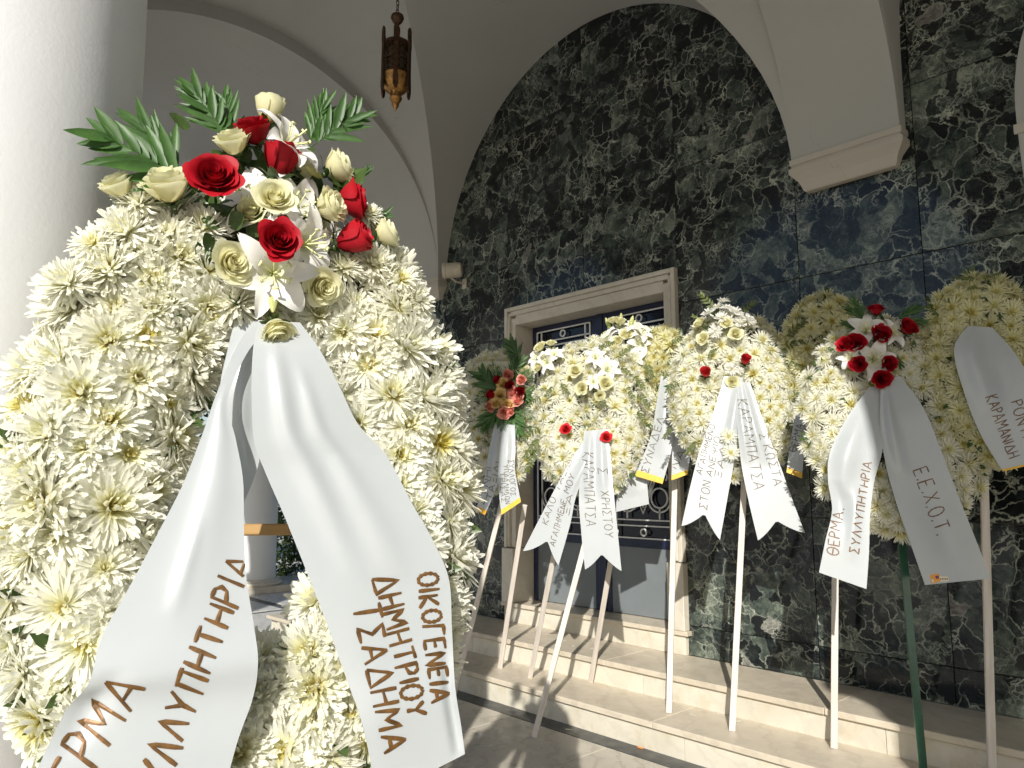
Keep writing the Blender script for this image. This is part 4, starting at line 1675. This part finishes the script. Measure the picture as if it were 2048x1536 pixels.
# ---------------------------------------------------------------- the wreaths lined up by the steps
def back_wreath(label, cu, cv, y, yaw, hw, hh, seed, meshes=FARM, size=0.058, spacing=0.082, lean=10, pad=0.80, keep=lambda x, y: True):
    c = on_y(cu, cv, y)
    w = Wreath('wreath', label, c, math.radians(yaw), math.radians(lean))
    e = 0.05
    pa_ = pix(c + w.a * e)
    pb_ = pix(c + w.b * e)
    p0_ = pix(c)
    sa = math.hypot(pa_[0] - p0_[0], pa_[1] - p0_[1]) / e
    sb = math.hypot(pb_[0] - p0_[0], pb_[1] - p0_[1]) / e
    oa, ob = hw / sa - 0.035, hh / sb - 0.035          # outer half axes of flower centres
    t = min(oa, ob) * pad * 0.5 + 0.02
    w.A, w.B, w.t = oa - t, ob - t * 1.15, t
    n = w.ring(w.A, w.B, t, t * 1.15, 0.085, meshes, size, spacing, seed, keep=keep)
    w.leaves(w.A, w.B, t, t * 1.15, 0.085, 150, 0.05, seed + 1)
    print('wreath', cu, 'half axes %.2f %.2f flowers %d' % (oa, ob, n))
    return w


def rear_leg(w, fu, fv, tu, tv, m='wood'):
    """rear leg of the stand, on the upper tread against the wall"""
    best = None
    for k in range(0, 100):
        t = k / 100
        u, v = fu + (tu - fu) * t, fv + (tv - fv) * t
        q = on_z(u, v, 0.33)
        if v > 1000 and q.y > 4.50:
            break
        if q.y > 4.1:
            best = q
    if best is not None:
        w.leg(best, w.at(tu, tv, -0.10), (0.03, 0.02), m)


# 1: partly behind the big wreath, coral rose bouquet
w = back_wreath('small wreath right behind the big one, with a bouquet of coral, yellow and red roses', 985, 842, 3.55, 32, 100, 150, 31, FARM, .063, .062)
for k, (b_, t_) in enumerate([((1015, 800), (965, 755)), ((1010, 800), (958, 800)), ((1015, 800), (975, 850)), ((1015, 810), (1010, 865)), ((1020, 810), (1040, 862)), ((1025, 800), (1068, 835)), ((1030, 790), (1075, 790)), ((1025, 780), (1068, 742)), ((1020, 770), (1040, 722)), ((1010, 770), (985, 735))]):
    w.frond(FERN if k % 2 else FROND, b_, t_, .12, .11, k, 1.1)
for (u, v, px, col, var) in [(1015, 750, 15, 'rose_pink', 1), (1043, 760, 14, 'rose_pink', 1), (1006, 768, 17, 'rose_yellow', 1), (996, 762, 13, 'rose_red', 1), (1020, 772, 15, 'rose_red', 1), (984, 791, 15, 'rose_red', 1), (1024, 786, 17, 'rose_pink', 0), (1040, 784, 16, 'rose_red', 1), (1000, 790, 17, 'rose_yellow', 1), (992, 806, 16, 'rose_yellow', 1), (1005, 806, 15, 'rose_yellow', 1), (1018, 807, 16, 'rose_yellow', 0), (1035, 800, 20, 'rose_pink', 0), (980, 813, 15, 'rose_pink', 1), (1008, 826, 18, 'rose_pink', 0), (1021, 822, 13, 'rose_pink', 1)]:
    w.rose(u, v, .17, px * .78, (rnd.gauss(0, .35), rnd.gauss(.1, .35), 1), col, var if col != 'rose_red' else 2)
w.rose(1046, 742, .10, 20, (.3, .6, .8))
w.frond(FROND, (1045, 735), (1020, 690), .08, .08, 1, 1.0)
w.ribbon([(990, 845), (978, 900), (968, 960), (952, 1022)], [(1012, 850), (1004, 910), (996, 965), (970, 1030)], [.13, .15, .15, .14], folds=[(.5, .3, .03, 0, .7)], band=.07,
         texts=[('ΣΥΝΗΓ', (968, 1010), (986, 925), 13, 13), ('ΤΑΞΙΔΙ', (984, 1000), (1002, 925), 12, 12)])
w.ribbon([(1004, 848), (1000, 900), (996, 960), (1003, 1030)], [(1030, 850), (1031, 900), (1030, 940), (1042, 1004)], [.14, .16, .16, .15], folds=[(.4, .3, .02, 0, .7)], band=.07,
         texts=[('ΣΥΛΛΟΓΟΣ', (1016, 920), (1022, 992), 11, 10), ('ΥΠΑΛΛΗΛΩΝ', (1007, 930), (1011, 1008), 9, 9), ('ΤΡΙΖΑΣ'.replace('Ζ', 'Σ'), (999, 945), (1003, 1005), 9, 9)], stroke=.005)
w.leg_px(905, 1400, 0, 1012, 975)
w.leg_px(1000, 1336, .165, 1050, 1010)

# 2: wide wreath with lilies and cream roses in the middle
w = back_wreath('wreath with lilies and cream roses at its middle and split-ended ribbons, before the door', 1180, 830, 3.72, 34, 126, 162, 41, FARM, .063, .062, keep=lambda x, y: True)
w2 = w
for (u, v, px, d) in [(1150, 742, 15, (0, .1, 1)), (1211, 766, 16, (.3, .1, 1)), (1163, 776, 14, (-.1, -.2, 1)), (1079, 694, 14, (-.4, .5, .7)), (1075, 735, 12, (-.6, .1, .8)), (1102, 686, 11, (0, .7, .6)), (1200, 792, 12, (.2, -.4, .8))]:
    w.rose(u, v, .15, px, d)
for (u, v, px, d) in [(1070, 714, 22, (-.5, .2, .8)), (1090, 722, 24, (-.2, -.1, 1)), (1108, 704, 20, (.1, .4, .8)), (1192, 712, 22, (.2, .1, 1)), (1218, 736, 26, (.4, .1, .9)), (1186, 764, 16, (0, -.2, 1))]:
    w.lily(u, v, .14, px, d)
for k, (b_, t_) in enumerate([((1225, 720), (1262, 700)), ((1240, 730), (1262, 752)), ((1262, 750), (1290, 778)), ((1270, 780), (1300, 815)), ((1275, 815), (1292, 850)), ((1250, 770), (1270, 800)), ((1120, 760), (1140, 790)), ((1110, 770), (1095, 795)), ((1085, 850), (1052, 885)), ((1090, 870), (1058, 920)), ((1080, 890), (1062, 945)), ((1085, 790), (1062, 815)), ((1190, 790), (1215, 815)), ((1190, 700), (1225, 690))]):
    w.frond(SPRIG, b_, t_, .12, .10, k, 1.1, name='sprig')
w.rose(1131, 858, .14, 12, (-.1, .2, 1), 'rose_bright', 0)
w.rose(1212, 874, .15, 12, (.1, .2, 1), 'rose_bright', 0)
w.ribbon([(1176, 868), (1140, 925), (1106, 985), (1075, 1045), (1046, 1102)], [(1204, 868), (1180, 930), (1153, 990), (1140, 1050), (1117, 1131)], [.12, .14, .14, .13, .12], folds=[(.7, .2, .02, 0, .6)], notch=.14,
         texts=[('ΚΑΛΟ', (1095, 1050), (1112, 998), 13, 13, .15), ('ΤΑΞΙΔΙ', (1118, 984), (1146, 915), 12, 12, .15), ('ΑΓΑΠΗΜΕΝΕ', (1110, 1094), (1134, 1002), 12, 12, .15), ('ΜΟΥ', (1138, 988), (1150, 952), 12, 12, .15), ('ΞΑ', (1137, 1032), (1146, 990), 12, 12, .1)], stroke=.0052)
w.ribbon([(1168, 862), (1162, 930), (1158, 1000), (1163, 1070), (1170, 1139)], [(1216, 858), (1222, 930), (1229, 1000), (1236, 1070), (1243, 1142)], [.13, .15, .15, .14, .13], folds=[(.25, .12, .02, 0, .5), (.7, .12, .02, 0, .5)], notch=.13,
         texts=[('ΚΑΡΑΜΠΑΤΣΑ', (1164, 905), (1172, 1052), 24, 20, .12), ('Σ', (1197, 936), (1198, 948), 17, 17, .1), ('ΧΡΗΣΤΟΥ', (1200, 982), (1210, 1074), 17, 17, .12)], stroke=.0052)
w.leg_px(1068, 1475, 0, 1205, 955)
w.leg_px(1060, 1355, .165, 1118, 1060)
w.leg_px(1181, 1365, .165, 1232, 1060)

# 3: yellowish wreath behind, lilies on top
w = back_wreath('yellowish wreath behind and between two others, lilies on its top and a gold-banded ribbon', 1318, 768, 4.10, 30, 100, 120, 51, FARY, .063, .062)
for (u, v, px, d) in [(1252, 668, 15, (.2, .4, .9)), (1234, 682, 13, (-.1, .2, 1)), (1213, 690, 14, (-.4, .2, .8)), (1226, 640, 13, (-.2, .8, .5)), (1240, 642, 14, (.1, .8, .5))]:
    w.rose(u, v, .16, px, d)
for (u, v, px, d) in [(1212, 672, 24, (-.4, .5, .8)), (1268, 650, 24, (.3, .6, .6)), (1284, 662, 26, (.5, .4, .7)), (1281, 685, 24, (.5, -.1, .8)), (1238, 652, 20, (0, .7, .7)), (1220, 688, 20, (-.3, -.1, 1)), (1250, 700, 22, (.1, -.1, 1)), (1270, 715, 22, (.3, -.2, 1))]:
    w.lily(u, v, .14, px, d)
for (u, v, d) in [(1217, 648, (-.4, .9, .2)), (1242, 640, (.05, 1, .2)), (1262, 645, (.3, .9, .2))]:
    w.put(BUD, 'lily_bud', u, v, .13, 26, d)
for k, (b_, t_) in enumerate([((1330, 690), (1370, 680)), ((1345, 720), (1385, 740)), ((1330, 740), (1355, 790)), ((1290, 720), (1310, 760))]):
    w.frond(SPRIG, b_, t_, .10, .10, k, 1.1, name='sprig')
w.ribbon([(1322, 752), (1312, 812), (1302, 870), (1270, 952)], [(1345, 755), (1346, 820), (1345, 890), (1325, 968)], [.12, .13, .13, .12], folds=[(.5, .3, .02, 0, .8)], band=.07, texts=[('ΣΥΝΑΔΕΛ', (1296, 948), (1328, 838), 15, 14, .1)])
w.ribbon([(1348, 800), (1346, 860), (1344, 910), (1343, 961)], [(1392, 800), (1388, 850), (1382, 900), (1375, 949)], [.10, .11, .11, .10], band=.10, texts=[('ΝΑ', (1352, 938), (1372, 905), 14, 14)])
w.ribbon([(1240, 880), (1236, 930), (1234, 980), (1232, 1024)], [(1286, 880), (1290, 920), (1294, 965), (1298, 1008)], [.08, .06, .06, .05], folds=[(.5, .3, .02, 0, .8)], texts=[('ΙΗ', (1246, 985), (1266, 945), 14, 14)])
w.leg_px(1338, 1426, .165, 1352, 880)
rear_leg(w, 1338, 1426, 1352, 880)

# 4: daisies on top, two red rosebuds
w = back_wreath('sunlit wreath topped with small white daisies and two red rosebuds, right of the door', 1468, 788, 4.05, 34, 138, 170, 61, FARM, .063, .062)
for (u, v, px, d) in [(1447, 597, 14, (-.1, .9, .5)), (1455, 611, 14, (.3, .7, .6)), (1414, 621, 17, (-.5, .6, .6)), (1443, 630, 18, (-.1, .5, .8)), (1429, 660, 17, (-.4, .1, .9)), (1464, 738, 14, (.1, -.2, 1)), (1472, 618, 20, (.3, .7, .7)), (1500, 634, 20, (.5, .6, .6)), (1480, 640, 18, (.2, .5, .9)), (1432, 610, 15, (-.3, .8, .6)), (1481, 740, 9, (.2, .1, 1))]:
    w.put(DAISY[rnd.randrange(2)], 'daisy', u, v, .16, px, d)
for (u, v, px, d) in [(1398, 645, 14, (-.6, .5, .6)), (1453, 645, 14, (0, .3, 1)), (1471, 667, 15, (.1, .0, 1)), (1405, 677, 14, (-.4, .1, .9)), (1465, 764, 14, (.0, -.3, .9))]:
    w.rose(u, v, .15, px, d)
w.rose(1411, 746, .15, 13, (0, .4, 1), 'rose_bright', 2)
w.rose(1491, 720, .15, 13, (.2, .4, 1), 'rose_bright', 2)
for k, (b_, t_) in enumerate([((1420, 660), (1385, 640)), ((1440, 640), (1400, 600)), ((1470, 640), (1505, 610)), ((1560, 680), (1605, 650)), ((1560, 690), (1612, 690)), ((1570, 720), (1612, 745)), ((1580, 780), (1612, 800)), ((1570, 840), (1600, 880)), ((1360, 760), (1335, 790)), ((1350, 850), (1330, 880)), ((1400, 880), (1375, 910)), ((1430, 690), (1420, 720))]):
    w.frond(SPRIG, b_, t_, .09, .08, k, 1.1, name='sprig')
w.ribbon([(1448, 752), (1428, 822), (1400, 900), (1380, 975), (1363, 1052)], [(1486, 755), (1478, 830), (1470, 910), (1456, 990), (1440, 1080)], [.13, .15, .14, .13, .12], folds=[(.8, .15, .02, 0, .6)], notch=.13,
         texts=[('ΣΤΟΝ', (1414, 1020), (1421, 964), 17, 16, .15), ('ΑΓΑΠΗΜΕΝΟ', (1404, 950), (1430, 852), 13, 12, .15), ('ΜΑΣ', (1426, 838), (1437, 800), 13, 13, .15), ('ΑΝΕΨΙΟ', (1424, 954), (1441, 876), 13, 13, .1), ('ΞΑΔ', (1442, 956), (1453, 895), 13, 13, .1)], stroke=.0050)
w.ribbon([(1468, 762), (1474, 850), (1483, 930), (1498, 1005), (1516, 1081)], [(1500, 765), (1530, 852), (1560, 930), (1585, 1000), (1610, 1066)], [.14, .16, .15, .14, .13], folds=[(.2, .12, .02, 0, .5), (.6, .12, .02, 0, .5)], notch=.13,
         texts=[('ΚΑΡΑΜΠΑΤΣΑ', (1474, 800), (1508, 980), 22, 22, .1), ('Σ', (1519, 868), (1522, 880), 16, 16, .1), ('ΚΩΣΤΑ', (1526, 892), (1549, 972), 19, 18, .1)], stroke=.0050)
for (u, v) in [(1457, 872), (1462, 905)]:
    w.put(FARM[1], 'chrysanthemum', u, v, .18, 19, (0, 0, 1))
w.leg_px(1464, 1462, .165, 1490, 930)
rear_leg(w, 1464, 1462, 1490, 930)

# 5: shaded wreath at the back
w = back_wreath('pale yellow wreath in the shade, half hidden behind the one with dark red roses', 1655, 705, 4.33, 26, 98, 124, 71, FARY, .063, .062)
w.ribbon([(1668, 680), (1630, 740), (1592, 830), (1580, 890), (1573, 945)], [(1720, 690), (1680, 760), (1630, 840), (1610, 900), (1604, 957)], [.11, .12, .12, .11, .11], folds=[(.5, .3, .02, 0, .8)], band=.07, texts=[('ΘΕΡΜΑ', (1592, 905), (1607, 850), 14, 14)])
w.leg_px(1668, 1497, .165, 1672, 900)
rear_leg(w, 1668, 1497, 1672, 900)

# 6: dark red roses
w = back_wreath('half-shaded wreath with dark red roses and white lilies, a green metal stand below', 1785, 848, 3.95, 34, 200, 226, 81, FARM, .063, .062)
for (u, v, px, d) in [(1752, 620, 16, (0, .8, .6)), (1690, 690, 17, (-.4, .1, .9)), (1711, 686, 20, (-.1, 0, 1)), (1762, 668, 20, (.1, .1, 1)), (1816, 655, 20, (.4, .3, .8)), (1716, 728, 17, (-.3, -.3, .9)), (1778, 727, 17, (.3, -.1, .9)), (1764, 758, 19, (.0, -.3, 1))]:
    w.rose(u, v, .17, px, d, 'rose_red', 1)
for (u, v, px, d) in [(1733, 655, 36, (-.1, .2, 1)), (1750, 717, 40, (0, -.2, 1)), (1790, 662, 30, (.4, .1, .9)), (1700, 715, 24, (-.4, -.2, .9))]:
    w.lily(u, v, .16, px, d)
for k, (b_, t_) in enumerate([((1740, 650), (1698, 622)), ((1735, 645), (1706, 608)), ((1730, 660), (1690, 650)), ((1790, 640), (1832, 618)), ((1800, 645), (1845, 645)), ((1780, 700), (1800, 730))]):
    w.frond(FROND, b_, t_, .12, .11, k, .7)
w.ribbon([(1738, 775), (1694, 835), (1660, 905), (1656, 960), (1664, 1020), (1650, 1085), (1638, 1145)], [(1772, 770), (1768, 850), (1764, 905), (1748, 965), (1740, 1035), (1738, 1105), (1733, 1178)], [.13, .16, .17, .16, .155, .15, .14],
         folds=[(.35, .22, .03, .1, .6), (.2, .2, -.02, .5, .75), (.6, .15, .015, .5, .9)],
         texts=[('ΘΕΡΜΑ.', (1676, 1112), (1688, 1018), 25, 20, .1), ('ΣΥΛΛΥΠΗΤΗΡΙΑ', (1717, 1108), (1743, 925), 18, 17, .1)], stroke=.0062, ink='ink_brown', nr=70, nc=24)
ro, bv = w.ribbon([(1762, 762), (1760, 850), (1772, 930), (1794, 1010), (1822, 1090), (1850, 1170)], [(1800, 752), (1846, 815), (1880, 895), (1912, 980), (1946, 1065), (1982, 1157)], [.15, .165, .16, .155, .15, .14],
                  folds=[(.25, .1, .02, 0, .5), (.6, .3, -.012, .5, 1)], texts=[('Ε.Ε.Χ.Ο.Τ.', (1826, 942), (1872, 1072), 30, 32)], stroke=.0062, ink='ink_brown', nr=70, nc=24)
stk = MB()


def decal(bm, bvh, quad, lift):
    q = []
    for (u, v) in quad:
        loc, nor, i_, d_ = bvh.ray_cast(EYE, ray(u, v))
        if loc is None:
            return
        if nor.dot(EYE - loc) < 0:
            nor = -nor
        q.append(loc + nor * lift)
    bm.add(q, [tuple(range(len(q)))])


decal(stk, bv, [(1860, 1150), (1878, 1147), (1880, 1163), (1863, 1167)], .0014)
so_ = stk.obj('florist_sticker', 'sticker_orange', ro)
stk = MB()
decal(stk, bv, [(1878.5, 1153), (1896, 1153), (1897, 1162), (1880.5, 1163)], .0014)
decal(stk, bv, [(1863, 1159), (1867, 1158), (1868, 1164), (1864, 1165)], .0019)
stk.obj('florist_sticker', 'sticker_pale', ro)
stk = MB()
for k in range(5):
    decal(stk, bv, [(1880 + k * 3.2, 1156), (1882 + k * 3.2, 1156), (1882.3 + k * 3.2, 1160), (1880.5 + k * 3.2, 1160)], .0019)
decal(stk, bv, [(1870, 1152), (1877, 1151), (1878, 1157), (1872, 1158)], .0019)
stk.obj('florist_sticker', 'sticker_purple', ro)
w.leg_px(1848, 1556, .165, 1797, 1010, .04, 'green_metal', (0.036, 0.012))
rear_leg(w, 1848, 1556, 1797, 1010, 'green_metal')
for (u, v) in [(1790, 1000), (1775, 1030), (1800, 1045), (1765, 985)]:
    w.put(FARM[2], 'chrysanthemum', u, v, .09, 27, (0, -.3, 1))

# 7: at the right edge
w = back_wreath('shaded yellowish wreath at the right end of the row, wide ribbon with a gold band', 1972, 730, 4.18, 30, 140, 196, 91, FARY, .063, .062)
for k, (b_, t_) in enumerate([((1958, 560), (1920, 565)), ((1960, 558), (1990, 552)), ((1955, 570), (1935, 585)), ((2030, 600), (2020, 590)), ((1880, 640), (1850, 620))]):
    w.frond(SPRIG, b_, t_, .10, .10, k, 1.2, name='sprig')
w.ribbon([(1936, 652), (1908, 700), (1930, 790), (1962, 870), (2006, 943)], [(1985, 655), (2036, 715), (2075, 790), (2095, 860), (2112, 918)], [.12, .13, .13, .12, .12], folds=[(.3, .15, .02, 0, .7)], band=.04,
         texts=[('ΚΑΡΑΜΑΝΙΔΗ', (1972, 796), (2018, 918), 24, 22), ('ΡΟΝΤΑ', (2020, 806), (2050, 890), 24, 24)], stroke=.0058, ink='ink_brown')
w.leg_px(1985, 1580, .165, 1966, 880)
rear_leg(w, 1985, 1580, 1966, 880)

# ------------------------------------------------------------------ litter
q = on_z(1280, 1497, 0.001)
b = MB()
b.tube([(-0.016, 0, 0.004), (0.016, 0.003, 0.004)], 0.004, 8)
cb = b.obj('cigarette_butt', 'orange')
cb.location = q
tag(cb, 'orange cigarette butt lying on the dark border strip', 'cigarette butt')
pm = MB()
pm.grid([[(s_ * w_, t, .004 + .01 * t + .006 * abs(s_)) for s_ in (-1, 0, 1)] for t, w_ in ((0, .15), (.4, .25), (.8, .22), (1, .04))])
pm = pm.mesh('fallen_petal', 'mum', True)
for k, (u, v, z, lab) in enumerate([(972, 1494, 0.0, 'single pale petal on the floor left of the lath foot'), (1133, 1282, .331, 'pale petal on the upper step before the door'), (1147, 1290, .331, 'second pale petal on the upper step before the door'), (1180, 1297, .331, 'long pale petal on the upper step beside a lath'), (1392, 1432, .166, 'pale petal on the lower step between two laths'), (1480, 1440, .166, 'pale petal on the lower step by the third lath'), (1130, 1458, .001, 'pale flake on the dark border strip')]):
    mw = Matrix.Translation(on_z(u, v, z)) @ Matrix.Rotation(k * 1.9, 4, 'Z') @ Matrix.Diagonal((.05, .05, .05, 1))
    tag(link('fallen_petal', pm, None, mw), lab, 'petal', 'petals fallen on the steps')
print('objects', len(bpy.data.objects))
